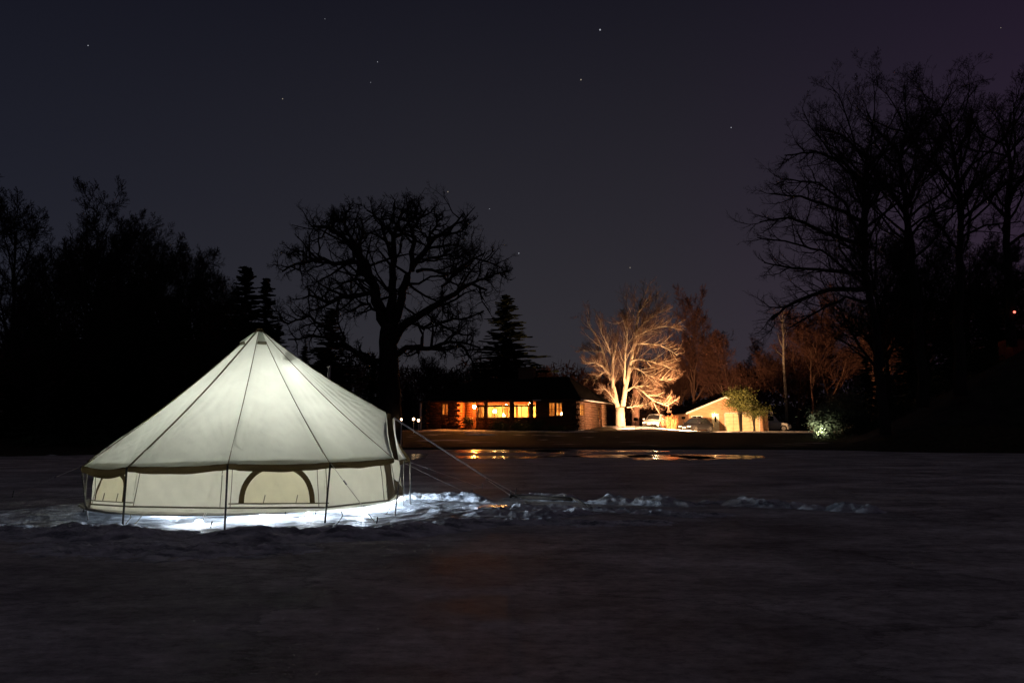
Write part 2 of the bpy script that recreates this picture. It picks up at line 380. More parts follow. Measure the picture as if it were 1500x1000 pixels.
# the dark wooded slope to the right has its own sheet just above the lawn
hx_ = np.linspace(15.5, 75, 90); hy_ = np.linspace(34, 110, 90)
X, Y = np.meshgrid(hx_, hy_, indexing='ij')
Z = gz(X, Y)+0.06-0.6*(1-sstep(0.2, 1.2, X-0.425*np.maximum(Y, 37)))-0.6*(1-sstep(0.3, 2.0, Y-np.interp(X, SHX, SHY)))
mb = MB(); mb.grid(np.stack([X, Y, Z], -1).tolist()); tag(mb.build('hillside', M['hill'], smooth=True), kind='structure')
mb = MB(); mb.grid([[(x, y, 0.0) for y in np.linspace(-60, 46, 30)] for x in np.linspace(-90, 90, 40)])
tag(mb.build('pond_ice', M['ice']), kind='structure')
# melt water lying on the ice along the far shore: two ragged bands
def pool(cx, cy, rx, ry, seed, n=56):
    rr = random.Random(seed); ph = [rr.uniform(0, 6.28) for _ in range(4)]
    vs = [(cx, cy, 0.0045)]
    for i in range(n):
        a = 2*math.pi*i/n
        k = 1+0.10*math.sin(3*a+ph[0])+0.09*math.sin(5*a+ph[1])+0.06*math.sin(9*a+ph[2])+0.04*math.sin(17*a+ph[3])
        ca, sa = math.cos(a), math.sin(a)
        vs.append((cx+rx*k*(abs(ca)**0.7)*(1 if ca > 0 else -1), cy+ry*k*(abs(sa)**0.7)*(1 if sa > 0 else -1), 0.0045))
    m_ = MB(); m_.add(vs, [(0, 1+i, 1+(i+1) % n) for i in range(n)]); return m_
mb = MB()
for (cx, cy, rx, ry, sd) in ((-0.4, 38.9, 3.2, 1.6, 1), (1.6, 40.2, 1.6, .8, 2), (3.1, 39.2, 2.0, 1.5, 3), (-0.6, 31.2, 2.1, 0.9, 4), (2.0, 31.9, 1.1, 0.6, 5), (2.3, 35.2, 1.4, 0.9, 15),
                             (4.3, 32.4, 2.0, 1.2, 6), (6.4, 31.0, 1.7, 1.9, 7), (8.6, 31.6, 1.9, 1.7, 8), (6.6, 38.7, 1.4, 0.8, 9), (-4.4, 31.5, .8, 2.3, 10)):
    q = pool(cx, cy, rx, ry*1.35, sd); mb.add(q.v, q.f)
tag(mb.build('melt_water', M['water']), kind='structure')
# snow-covered drive in front of tree and garage
dx = np.linspace(8.9, 32, 80); dy = np.linspace(63.2, 81.5, 60)
X, Y = np.meshgrid(dx, dy, indexing='ij')
edge = np.minimum(np.minimum(X-9.0-0.5*fbm(X*0, Y*0.6, 3), 31.8-X), np.minimum(Y-63.6-0.9*fbm(X*0.5, Y*0, 3)-0.02*(X-9)**1.0, 81-Y))
Z = gz(X, Y)+0.05+0.12*(fbm(X*1.3, Y*1.3, 4)-0.35)*sstep(0.0, 1.0, edge)-0.25*(1-sstep(-0.1, 0.35, edge))
mb = MB(); mb.grid(np.stack([X, Y, Z], -1).tolist()); tag(mb.build('driveway', M['drive_snow'], smooth=True), kind='structure')

pm = MB()
def patch(px, Yd, rx, ry, seed):
    rr = random.Random(seed); ph = [rr.uniform(0, 6.28) for _ in range(4)]; cx = (px-750)/1083*Yd; rows = []
    for a in range(49):
        t = 2*math.pi*a/48; k = 1+.16*math.sin(3*t+ph[0])+.12*math.sin(5*t+ph[1])+.08*math.sin(8*t+ph[2])
        rows.append([(cx+rx*k*q*math.cos(t), Yd+ry*k*q*math.sin(t), gzf(cx+rx*k*q*math.cos(t), Yd+ry*k*q*math.sin(t))+0.07*(1-q**3)-0.03*q**6+.02*math.sin(9*t+5*q+ph[3])*q*(1-q)) for q in (0.02, .25, .5, .75, .9, 1.0)])
    pm.grid(rows)
for a_ in ((676, 66.4, 2.4, 2.6, 1), (645, 68.0, 1.6, 1.6, 2), (716, 64.6, 1.5, 1.2, 3), (690, 61.0, .7, .8, 4), (745, 63.3, 1.5, 1.0, 5), (817, 61.6, .9, 1.1, 6), (790, 63.0, 1.6, .9, 7), (850, 62.6, 1.4, .9, 8), (630, 63.5, 1.2, .8, 9), (706, 58.6, 1.2, .6, 10)):
    patch(*a_)
tag(pm.build('snow', M['drive_snow'], smooth=True), 'patches of old snow on the dark lawn before the log house', 'snow', kind='stuff')

# ---------------------------------------------------------------- tent frame numbers
VA = math.atan2(373-750, 1083.0)              # azimuth of the tent from the camera
TD = 12.3
TC = Vector((math.sin(VA)*TD, math.cos(VA)*TD, 0))
def polar(rel, r, z):
    """around the tent: rel = 0 points at the camera, positive = to the right"""
    a = R(rel); tow = Vector((-math.sin(VA), -math.cos(VA), 0)); rt = Vector((math.cos(VA), -math.sin(VA), 0))
    p = TC+tow*(r*math.cos(a))+rt*(r*math.sin(a)); p.z = z; return p
A0 = -6.5; RE = 2.42

# ---------------------------------------------------------------- shovelled snow on the ice
gx = np.arange(-11.5, 8.0, 0.032); gy = np.arange(6.6, 15.2, 0.032)
X, Y = np.meshgrid(gx, gy, indexing='ij')
nz = fbm(X*1.1, Y*1.1, 4); nf = fbm(X*5.5+40, Y*5.5, 4); nfine = fbm(X*13+9, Y*13, 3)
H = np.full(X.shape, -0.06)
rt_ = np.hypot(X-TC.x, Y-TC.y)
clear = 1-sstep(3.0, 3.9, rt_+0.9*(nz-0.45))
ext = np.exp(-(((Y-12.0-0.05*(X+1.5))/1.15)**4))*(1-sstep(0.0, 0.9, X+0.6*(nz-.45)))*sstep(-3.0, -2.0, X)
extl = np.exp(-(((Y-10.6)/0.9)**4))*sstep(-8.4, -7.6, X)*(1-sstep(-6.4, -5.6, X))*0.9
H = np.maximum(H, -0.06+(0.068+0.030*(nf-0.45)+0.012*(nfine-0.45))*np.clip(clear+ext+extl, 0, 1))
def ridge(H, pts, amp=1.0, seed=0):
    """pts: (px, Y, height, half width)"""
    pts = [((p[0]-750)/1083.0*p[1], p[1], p[2], p[3]) for p in pts]
    n2 = fbm(X*3.4+seed*7.7, Y*3.4+seed, 5); n3 = fbm(X*9+seed*3.1, Y*9, 4)
    best = np.zeros(X.shape)
    for a, b in zip(pts[:-1], pts[1:]):
        ex, ey = b[0]-a[0], b[1]-a[1]; l2 = ex*ex+ey*ey
        t = np.clip(((X-a[0])*ex+(Y-a[1])*ey)/l2, 0, 1)
        d = np.hypot(X-a[0]-t*ex, Y-a[1]-t*ey)
        h = a[2]+(b[2]-a[2])*t; ww = a[3]+(b[3]-a[3])*t
        best = np.maximum(best, h*np.exp(-(d/ww)**2.0)*(0.36+0.95*n2*amp)+0.11*np.exp(-(d/ww)**2)*((1-np.abs(2*n3-0.95))-0.80))
    return np.maximum(H, -0.02+best+0.02*(nf-0.45)*(best > 0.02))
H = ridge(H, [(-260, 9.6, .10, .5), (-60, 9.2, .12, .5), (60, 8.95, .10, .42), (130, 8.75, .15, .40), (235, 8.6, .155, .36), (280, 8.62, .10, .30), (297, 8.6, .03, .25), (318, 8.55, .12, .3), (380, 8.6, .15, .36), (440, 8.65, .13, .34),
              (456, 8.68, .07, .3), (480, 8.7, .14, .36), (575, 8.95, .14, .40), (640, 9.4, .13, .38), (690, 9.75, .10, .34)], 1.0, 1)
H = ridge(H, [(120, 7.9, .05, .55), (280, 7.7, .06, .6), (420, 7.8, .05, .5)], 1.0, 2)
H = ridge(H, [(600, 13.3, .12, .30), (640, 13.2, .15, .30), (690, 13.0, .13, .28), (712, 12.6, .06, .2)], 1.2, 3)
H = ridge(H, [(752, 13.1, .08, .25), (790, 13.1, .16, .30), (826, 13.0, .12, .25), (850, 12.6, .03, .15)], 1.1, 4)
H = ridge(H, [(866, 12.5, .07, .17), (890, 12.5, .13, .2), (925, 12.4, .11, .19), (965, 12.2, .15, .22), (1000, 12.1, .10, .2), (1016, 12.05, .05, .15)], 1.35, 5)
H = ridge(H, [(1030, 12.5, .05, .14), (1052, 12.4, .09, .18), (1064, 12.3, .05, .14), (1075, 12.2, .15, .22), (1110, 12.0, .15, .22), (1160, 11.8, .11, .2)], 1.35, 6)
H = ridge(H, [(1178, 11.6, .09, .17), (1200, 11.5, .05, .15), (1228, 11.35, .12, .19), (1262, 11.2, .12, .19), (1280, 11.1, .02, .1)], 1.35, 7)
H = ridge(H, [(700, 10.8, .06, .2), (760, 10.7, .09, .2), (800, 10.6, .08, .2), (840, 10.9, .09, .2), (868, 11.0, .02, .15)], 1.4, 8)
H = ridge(H, [(690, 9.9, .05, .25), (740, 9.9, .07, .22), (800, 9.9, .07, .2), (850, 9.8, .05, .3), (960, 9.9, .03, .3)], 1.3, 9)
H = ridge(H, [(860, 11.5, .03, .3), (940, 11.1, .05, .3), (1010, 10.7, .05, .3), (1060, 10.8, .02, .3)], 1.5, 10)
H = ridge(H, [(715, 11.8, .05, .2), (755, 11.7, .09, .2), (800, 11.7, .08, .2), (838, 11.6, .05, .2)], 1.4, 11)
wet = np.exp(-(((X+0.38)/0.34)**4))*np.exp(-(((Y-11.75)/0.33)**4)); H = np.where(wet > .3, np.minimum(H, 0.004), H)
keep = H > -0.045
mb = MB(); nyy = X.shape[1]
idx = -np.ones(X.shape, int)
cell = keep[:-1, :-1] | keep[1:, :-1] | keep[:-1, 1:] | keep[1:, 1:]
use = np.zeros(X.shape, bool)
use[:-1, :-1] |= cell; use[1:, :-1] |= cell; use[:-1, 1:] |= cell; use[1:, 1:] |= cell
idx[use] = np.arange(use.sum())
mb.v = np.stack([X[use], Y[use], H[use]], -1).tolist()
ci, cj = np.nonzero(cell)
mb.f = np.stack([idx[ci, cj], idx[ci+1, cj], idx[ci+1, cj+1], idx[ci, cj+1]], -1).tolist()
tag(mb.build('snow', M['snow'], smooth=True), 'shovelled and trampled snow heaped round the tent on the dark ice', 'snow', kind='stuff')

q = pool(-0.38, 11.75, 0.36, 0.30, 44)
q.v = [(p[0], p[1], 0.028-0.041*(p[1]-11.75)) for p in q.v]
n_ = len(q.v); q.v += [(p[0]*1.0, p[1], 0.0) for p in q.v[1:]]; q.f += [(1+i, n_+i, n_+(i+1) % (n_-1), 1+(i+1) % (n_-1)) for i in range(n_-1)]
tag(q.build('wet_ice', M['wet']), kind='structure')

# ---------------------------------------------------------------- bell tent
T = empty('bell_tent', TC); tag(T, 'glowing cream canvas bell tent standing on the frozen pond', 'tent')
TI = Matrix.Translation(-TC)
def tb(mb, name, mat, parent=T, smooth=False, solid=0.0):
    mb.v = [(p[0]-TC.x, p[1]-TC.y, p[2]) for p in mb.v]
    return mb.build(name, M[mat], parent, smooth, solid)
# eave corners (k) and door peak; the heights follow the sagging of the real tent
corner = {}
for k in range(-5, 7):
    corner[k] = polar(A0+30*k, {-2: 2.32, -3: 2.28, -4: 2.32}.get(k, RE), 0.74)
def snap(k, py):
    p = corner[k]; p.z = at(750+1083*p.x/p.y, py, p.y).z
snap(-2, 683); snap(-1, 684); snap(0, 680); snap(1, 678); snap(2, 672); snap(3, 671)
corner[-3].z = corner[-2].z+0.04; corner[-4].z = corner[-2].z+0.08
APEX = polar(90, 0.04, 0); APEX.z = at(385, 484, APEX.y).z
PK = polar(A0+30*2+13, 2.10, 0); PK.z = at(566, 604, PK.y).z
order = [('k', -5), ('k', -4), ('k', -3), ('k', -2), ('k', -1), ('k', 0), ('k', 1), ('k', 2), ('p', 0), ('k', 3), ('k', 4), ('k', 5), ('k', 6)]
cpos = [corner[k] if t == 'k' else PK for (t, k) in order]
n_c = len(cpos)
sagmap = {3: 0.045, 4: 0.022, 5: 0.022, 6: 0.012}
rw = random.Random(5)
roof = MB(); valance = MB(); seams = []
NU, NV = 28, 44
def outward(p):
    d = Vector((p.x-TC.x, p.y-TC.y, 0)); return d.normalized()
top_ring = [APEX+outward(c)*0.055+Vector((0, 0, -0.02)) for c in cpos]
def seam_pt(i, v):
    p = top_ring[i].lerp(cpos[i], v)
    s = 0.055*math.sin(math.pi*v)
    return p-Vector((0, 0, s))-outward(cpos[i])*0.02*math.sin(math.pi*v)
def panel_pt(i, u, v, wr=True):
    j = (i+1) % n_c
    p = seam_pt(i, v).lerp(seam_pt(j, v), u)
    isdoor = order[i][0] == 'p' or order[j][0] == 'p'
    o_ = outward((cpos[i]+cpos[j])/2)
    bow = math.sin(math.pi*u)
    s = sagmap.get(i, 0.05)
    p = p-Vector((0, 0, 1))*(s*bow*v**5)-o_*(0.05*bow*v*(1-0.6*v))
    if wr:
        # tension folds fanning up from both eave corners, fading up the panel
        f = 0
        for (uc, sgn) in ((0.0, 1), (1.0, -1)):
            du = abs(u-uc)*v; dv = (1-v)*1.25+0.02
            ang = math.atan2(du, dv)
            rad_ = math.hypot(du, dv)
            f += math.sin(ang*30+1.3*i+sgn)*math.exp(-(rad_/0.36)**2)*min(1, rad_*7)*(0.040 if i < 6 else 0.018)
            f += math.sin(ang*47+2.1*i)*math.exp(-(rad_/0.24)**2)*min(1, rad_*9)*(0.018 if i < 6 else 0.008)
        f += 0.006*math.sin(9*v+4*u*(i+2)+i)*bow*v
        f *= 1-0.85*v**14
        p = p+(o_*0.6+Vector((0, 0, 0.8)))*f
    return p
for i in range(n_c):
    roof.grid([[panel_pt(i, a/NU, b/NV) for b in range(NV+1)] for a in range(NU+1)])
roof_o = tb(roof, 'roof', 'canvas', smooth=True)
# the seam cords of the roof panels
for i in range(n_c):
    m_ = MB(); m_.tube([seam_pt(i, b/30)+outward(cpos[i])*0.006+Vector((0, 0, .005)) for b in range(31)], 0.0062 if i != 4 else 0.012, 5)
    tb(m_, 'seam', 'seam', smooth=True)
# brown valance hanging from the eave
for i in range(n_c):
    j = (i+1) % n_c
    isdoor = order[i][0] == 'p' or order[j][0] == 'p'
    rows = []
    for a in range(NU+1):
        u = a/NU; p = panel_pt(i, u, 1.0); o_ = outward(p)
        hgt = 0.062+0.020*math.sin(math.pi*u)+0.004*math.sin(17*u+i)
        if i == 3: hgt = 0.075+0.030*math.sin(math.pi*u)
        row = [p+o_*0.012+Vector((0, 0, .012))]
        for b in range(1, 5):
            t = b/4
            if isdoor:
                rgt = Vector((math.cos(VA), -math.sin(VA), 0))
                inn = (TC-p); inn.z = 0; inn.normalize()
                q = p+o_*0.012+inn*0.02*t-Vector((0, 0, 1))*0.10*t+rgt*0.05*t
                if order[i] == ('k', 2): q = p+Vector((0.0, -0.025, -0.02*t))+rgt*(0.115*t*(0.75+0.25*math.sin(math.pi*u)))
            else:
                q = p+o_*(0.014+0.014*math.sin(math.pi*t)+0.006*math.sin(11*u+i))-Vector((0, 0, hgt*t))
            row.append(q)
        rows.append(row)
    valance.grid(rows)
tb(valance, 'valance', 'brown_trim', smooth=True)
# side walls
HZ = {}
for k in range(-5, 7): HZ[k] = 0.17
def hem_pt(i):
    t, k = order[i]
    if t == 'p':
        a, b = hem_pt(i-1), hem_pt(i+1); return (a+b)/2
    p = polar(A0+30*k, {-2: 2.20, -3: 2.18, -4: 2.22}.get(k, 2.36), 0.17)
    py = {-2: 744, -1: 748, 0: 751, 1: 750, 2: 739, 3: 732}.get(k)
    if py: p.z = at(750+1083*p.x/p.y, py, p.y).z
    return p
def wtop(i):
    c = cpos[i]
    if order[i][0] == 'p': return c-outward(c)*0.06-Vector((0, 0, .03))
    return c-outward(c)*0.17+Vector((0, 0, .045))
WU, WV = 26, 16
def wall_pt(i, u, v):
    j = (i+1) % n_c
    a = wtop(i).lerp(wtop(j), u); b = hem_pt(i).lerp(hem_pt(j), u)
    p = a.lerp(b, v); o_ = outward((cpos[i]+cpos[j])/2)
    f = 0.030*math.sin(math.pi*u)*math.sin(math.pi*v)
    f += 0.010*math.sin(12*u+6*v+i*2.1)*math.sin(math.pi*v)+0.006*math.sin(31*u-9*v+i)*math.sin(math.pi*v)
    return p+o_*f
wall = MB(); doorp = MB()
for i in range(n_c):
    v0 = 0.72 if order[i][0] == 'p' else 0.0     # the far half of the door stands open
    (doorp if 'p' in (order[i][0], order[(i+1) % n_c][0]) else wall).grid([[wall_pt(i, a/WU, v0+b/WV*(0.90-v0)) for b in range(WV+1)] for a in range(WU+1)])
tb(wall, 'wall', 'wall_canvas', smooth=True); tb(doorp, 'door', 'door_canvas', smooth=True)
skirt = MB()
for i in range(n_c):
    skirt.grid([[wall_pt(i, a/WU, 0.90+0.10*b/3)+outward(cpos[i])*0.004*b for b in range(4)] for a in range(WU+1)])
tb(skirt, 'skirt', 'wall_canvas', smooth=True)
hem = MB()
for i in range(n_c):
    hem.tube([wall_pt(i, a/12, 0.905)+outward(cpos[i])*0.012 for a in range(13)], 0.011, 5)
tb(hem, 'hem_band', 'seam', smooth=True)
# vertical wall seams beside the corners
for i in range(n_c):
    for u in ((0.03, 0.93) if i in (4, 5, 6) else (0.04,)):
        m_ = MB(); m_.tube([wall_pt(i, u, 0.05+0.85*b/8)+outward(cpos[i])*0.006 for b in range(9)], 0.005, 4); tb(m_, 'wall_seam', 'seam')
# half-moon windows
def tent_window(i, u0, u1, vt, vb):
    j = (i+1) % n_c; o_ = outward((cpos[i]+cpos[j])/2)
    pane = MB(); rows = []
    N = 26
    for a in range(N+1):
        th = math.pi*a/N
        u = (u0+u1)/2-(u1-u0)/2*math.cos(th); vtop = vb-(vb-vt)*(max(0.0, math.sin(th))**0.8)
        rows.append([wall_pt(i, u, vb+(vtop-vb)*b/8)+o_*0.010 for b in range(9)])
    pane.grid(rows); po = tb(pane, 'window', 'window_canvas', smooth=True)
    tr = MB(); rows = []
    for a in range(N+1):
        th = math.pi*a/N; row = []
        for s in (0.92, 1.0, 1.07):
            u = (u0+u1)/2-(u1-u0)/2*math.cos(th)*s; v = vb-(vb-vt)*(max(0.0, math.sin(th))**0.8)*s
            row.append(wall_pt(i, min(max(u, 0), 1), v)+o_*0.022)
        rows.append(row)
    tr.grid(rows)
    tb(tr, 'window_trim', 'brown_trim', po, smooth=True)
    sl = MB(); sl.tube([wall_pt(i, u0-0.12+(u1-u0+0.3)*a/12, vb+0.01)+o_*0.014 for a in range(13)], 0.008, 5); tb(sl, 'window_sill', 'seam', po)
    for f in (0.30, 0.76):
        tg = MB(); q = wall_pt(i, u0+(u1-u0)*f, vb)+o_*0.02
        tg.tube([q, q+Vector((0.012, 0, 0.06)), q+Vector((0.02, 0, 0.10))], 0.006, 4); tb(tg, 'tie_toggle', 'seam', po)
tent_window(5, 0.13, 0.86, 0.10, 0.815)
tent_window(3, 0.14, 0.86, 0.16, 0.815)
# vents below the apex
for i, u0, u1 in ((5, 0.06, 0.94), (3, 0.06, 0.94)):
    m_ = MB(); rows = []
    o_ = outward((cpos[i]+cpos[(i+1) % n_c])/2)
    for a in range(9):
        u = u0+(u1-u0)*a/8
        rows.append([panel_pt(i, u, 0.012+0.088*b/6, False)+o_*(0.012+0.035*b/6)+Vector((0, 0, 0.008+0.02*b/6)) for b in range(7)])
    m_.grid(rows); vo = tb(m_, 'vent_hood', 'canvas', smooth=True)
    e_ = MB(); rows = []
    for a in range(9):
        u = u0+(u1-u0)*a/8
        p = panel_pt(i, u, 0.100, False)+o_*0.047+Vector((0, 0, 0.028)); q = panel_pt(i, u, 0.108, False)+o_*0.006
        rows.append([p, p.lerp(q, 0.5), q])
    e_.grid(rows); tb(e_, 'vent_mesh', 'seam', vo)
m_ = MB(); m_.lathe([(0.001, 0.035), (0.035, 0.03), (0.062, 0.005), (0.075, -0.03)], 14, APEX); tb(m_, 'apex_cap', 'brown_trim', smooth=True)
# white storm-door flap beside the peak and the brown door edge
i = order.index(('p', 0))
rt = Vector((math.cos(VA), -math.sin(VA), 0))
m_ = MB(); rows = []
c3 = cpos[i+1]; 
for a in range(15):
    t = a/14
    base = PK.lerp(Vector((c3.x, c3.y, c3.z)), t)
    x = at(0, 0, PK.y)
    px = 578+1.5*t+13*t**3; py = 612+58*t
    q = at(px, py, PK.y+0.25*t)
    q0 = at(px-3-3*t*(1-t), py+1, PK.y+0.12+0.2*t)
    rows.append([q0, q0.lerp(q, .5), q])
m_.grid(rows); tb(m_, 'door_flap', 'white_paint', smooth=True, solid=0.006)
# eave poles
def pole(name, a, b, r, mat): m_ = MB(); m_.tube([a, a.lerp(b, .5), b], r, 7); return tb(m_, name, mat, smooth=True)
for k, dxp in ((-3, 0), (-2, 0.02), (-1, 0), (0, 0), (1, 0), (3, 0), (4, 0), (5, 0), (6, 0), (-4, 0), (-5, 0)):
    c = corner[k]; f = Vector((c.x, c.y, 0.0))+outward(c)*(0.04 if k != -2 else -0.1)
    if k == 1: f = Vector((c.x-0.03, c.y-0.02, 0))
    pole('eave_pole', c+outward(c)*0.03, f, 0.0125, 'dark_steel' if k in (-1, 0, 1) else 'steel')
ax = Vector((APEX.x, APEX.y, 0.19)); pole('centre_pole', ax, APEX-Vector((0, 0, .03)), 0.02, 'steel')
a = at(588, 681, corner[3].y-.5); b = at(578, 752, 10.6); b.z = 0.0; pole('door_pole', a, b, 0.011, 'steel')
a = at(592, 675, corner[3].y-.2); b = Vector((a.x, a.y, 0.0)); pole('door_pole', a, b, 0.011, 'steel')
# raised floor on timber blocks
fl = MB(); fl.lathe([(0.001, 0.150), (2.28, 0.150), (2.30, 0.160), (2.28, 0.175), (0.001, 0.180)], 24, TC); tb(fl, 'groundsheet', 'floor_sheet')
for a in range(5):
    p = polar(72*a+20, 0.7, 0); m_ = MB(); m_.box((p.x, p.y, 0.08), (0.25, 0.12, 0.145), 0.6*a); tb(m_, 'support_block', 'timber')
# stove pipe behind the right slope
p = polar(140, 1.2, 0); q = at(482, 537, p.y); m_ = MB(); m_.tube([(q.x, q.y, 1.35), (q.x, q.y, q.z-0.02)], 0.028, 10); m_.tube([(q.x, q.y, q.z-0.02), (q.x, q.y, q.z+.02)], 0.036, 10); tb(m_, 'stove_pipe', 'steel', smooth=True)
# guy ropes
def rope(pts, r=0.0045, slider=None, peg=True):
    m_ = MB(); P = [Vector(p) for p in pts]; m_.tube(P, r, 5); ro = tb(m_, 'guy_rope', 'rope')
    if slider is not None:
        s = P[0].lerp(P[-1], slider) if len(P) == 2 else P[int(slider*(len(P)-1))]
        d = (P[-1]-P[0]).normalized(); k_ = MB(); k_.tube([s-d*0.035, s+d*0.035], 0.011, 6); tb(k_, 'rope_slider', 'steel', ro)
    if peg:
        e = P[-1]; k_ = MB(); k_.tube([e-Vector((0, 0, .03)), e+Vector((0.02, 0, .09))], 0.008, 6); tb(k_, 'rope_peg', 'dark_steel', ro)
    return ro
def gnd(px, py):
    y = 5.0
    d = at(px, py, 1.0)-Vector((0, 0, CAMZ)); t = -CAMZ/d.z
    return Vector((d.x*t, d.y*t, 0.0))
pk2 = at(577, 612, PK.y)
mid = at(712, 699, 12.6)
e1 = at(752, 728, 13.0); e1.z = 0.09
rope([pk2, mid], 0.015, None, False); rope([mid, e1+Vector((0.03, 0, .02))], 0.006, None); rope([mid+Vector((-.01, 0, -.02)), e1+Vector((-.06, -.05, 0))], 0.006, 0.06)
c3a = at(593, 674, corner[3].y)
rope([c3a, gnd(706, 716)+Vector((0, 0, .03))], 0.0045, 0.26)
rope([at(592, 678, corner[3].y), gnd(690, 728)+Vector((0, 0, .04))], 0.0045, 0.44)
rope([corner[1]+outward(corner[1])*0.04, gnd(551, 767)], 0.005, 0.32)
lo = corner[0]+outward(corner[0])*0.04
k0 = at(316, 712, 9.55); k1 = at(298, 756, 9.3)
rope([lo, k0], 0.0035, None, False); rope([k0, k1, gnd(308, 774)], 0.004, None); rope([k0+Vector((.015, 0, 0)), k1+Vector((.02, 0, 0))], 0.0035, 0.0, False)
rope([corner[-2]+outward(corner[-2])*0.04, gnd(18, 728)+Vector((0, 0, .03))], 0.004, 0.3)
for px, py, l in ((205, 753, 22), (190, 754, 0), (500, 752, 20), (570, 741, 8)):
    p = at(px, py-4, 9.75 if px < 540 else 10.8); m_ = MB()
    m_.tube([p, p+Vector((0.02, 0, -.06)), p+Vector((-0.03, -.02, -.14)), p+Vector((-.06, -.06, -.17))], 0.006, 4); tb(m_, 'peg_loop', 'seam')
for x0, x1, y0 in ((298, 333, 757), (418, 462, 756)):
    a = at(x0, y0-3, 9.6); b = at(x1, y0-3, 9.7); m_ = MB()
    m_.tube([a+Vector((0, 0, .03)), a-Vector((0, 0, .03)), b-Vector((0, 0, .03)), b+Vector((0, 0, .03))], 0.007, 4); tb(m_, 'peg_bar', 'dark_steel')

# lamps in and under the tent
def lamp(name, mat, loc, r, label, cat, group=None, sz=1.0, hook=None):
    o = empty(name, loc); tag(o, label, cat, group)
    b = MB(); b.ball((0, 0, 0), r, 12, 8, sz); b.build('globe', M[mat], o, True)
    return o
lt = at(412, 562, TC.y-0.15)
o = lamp('lantern', 'tent_lamp_small', lt, 0.062, 'bright lantern hanging inside the top of the tent', 'lantern')
m_ = MB(); m_.tube([(0, 0, .08), (0.0, 0, 0.20)], 0.004, 4); m_.build('hook', M['steel'], o); m_ = MB(); m_.lathe([(0.001, 0.09), (0.05, 0.085), (0.05, 0.078), (0.001, 0.076)], 10); m_.build('cap', M['steel'], o)
p = polar(20, 0.35, 0.85)
o = lamp('lantern', 'tent_lamp', p, 0.088, 'stand lantern low inside the tent behind the canvas wall', 'lantern')
m_ = MB(); m_.lathe([(0.14, -.67), (0.14, -.62), (0.03, -.58), (0.03, -.16), (0.045, -.07)], 10); m_.build('base', M['dark_steel'], o)
for k, (ang, r) in enumerate(((8, 1.3), (-55, 1.25), (72, 1.75), (105, 1.7), (-120, 1.2))):
    p = polar(ang, r, 0.055)
    o = empty('ice_light', p); tag(o, 'small cold white lamp lying on the ice beneath the tent floor', 'lamp', 'lamps under the tent floor')
    b = MB(); b.ball((0, 0, 0.015), 0.035, 10, 6, 0.6); b.build('lens', M['ice_lamp_dim' if ang < 0 else ('ice_lamp_strong' if ang > 50 else 'ice_lamp')], o, True)
    b = MB(); b.lathe([(0.001, -.03), (0.05, -.03), (0.05, -.012), (0.03, -.008)], 12); b.build('base', M['dark_steel'], o)
for px, py, lab in ((291, 770, 'left of two white lamps glaring on the ice in front of the tent'), (452, 759, 'right of two white lamps glaring on the ice in front of the tent')):
    p = gnd(px, py); p.z = 0.03
    o = empty('ice_light', p); tag(o, lab, 'lamp')
    b = MB(); b.ball((0, 0, 0.02), 0.045, 10, 6, 0.7); b.build('lens', M['ice_lamp_front'], o, True)
    b = MB(); b.lathe([(0.001, -.04), (0.06, -.04), (0.06, -.015), (0.035, -.01)], 12); b.build('base', M['dark_steel'], o)
# dark pole lying on the snow where the main rope is tied
a = gnd(748, 731); b = gnd(838, 738); c = gnd(866, 747)
o = empty('wooden_pole', a); tag(o, 'dark wooden pole lying on the snow where the long rope is tied', 'pole')
m_ = MB(); m_.tube([(0, 0, .05), (b.x-a.x, b.y-a.y, .08)], [0.035, 0.03], 8); m_.build('shaft', M['dark_wood'], o, True)
m_ = MB(); m_.tube([(b.x-a.x, b.y-a.y, .10), (c.x-a.x, c.y-a.y, .05)], [0.02, 0.012], 6); m_.build('tip', M['dark_wood'], o, True)

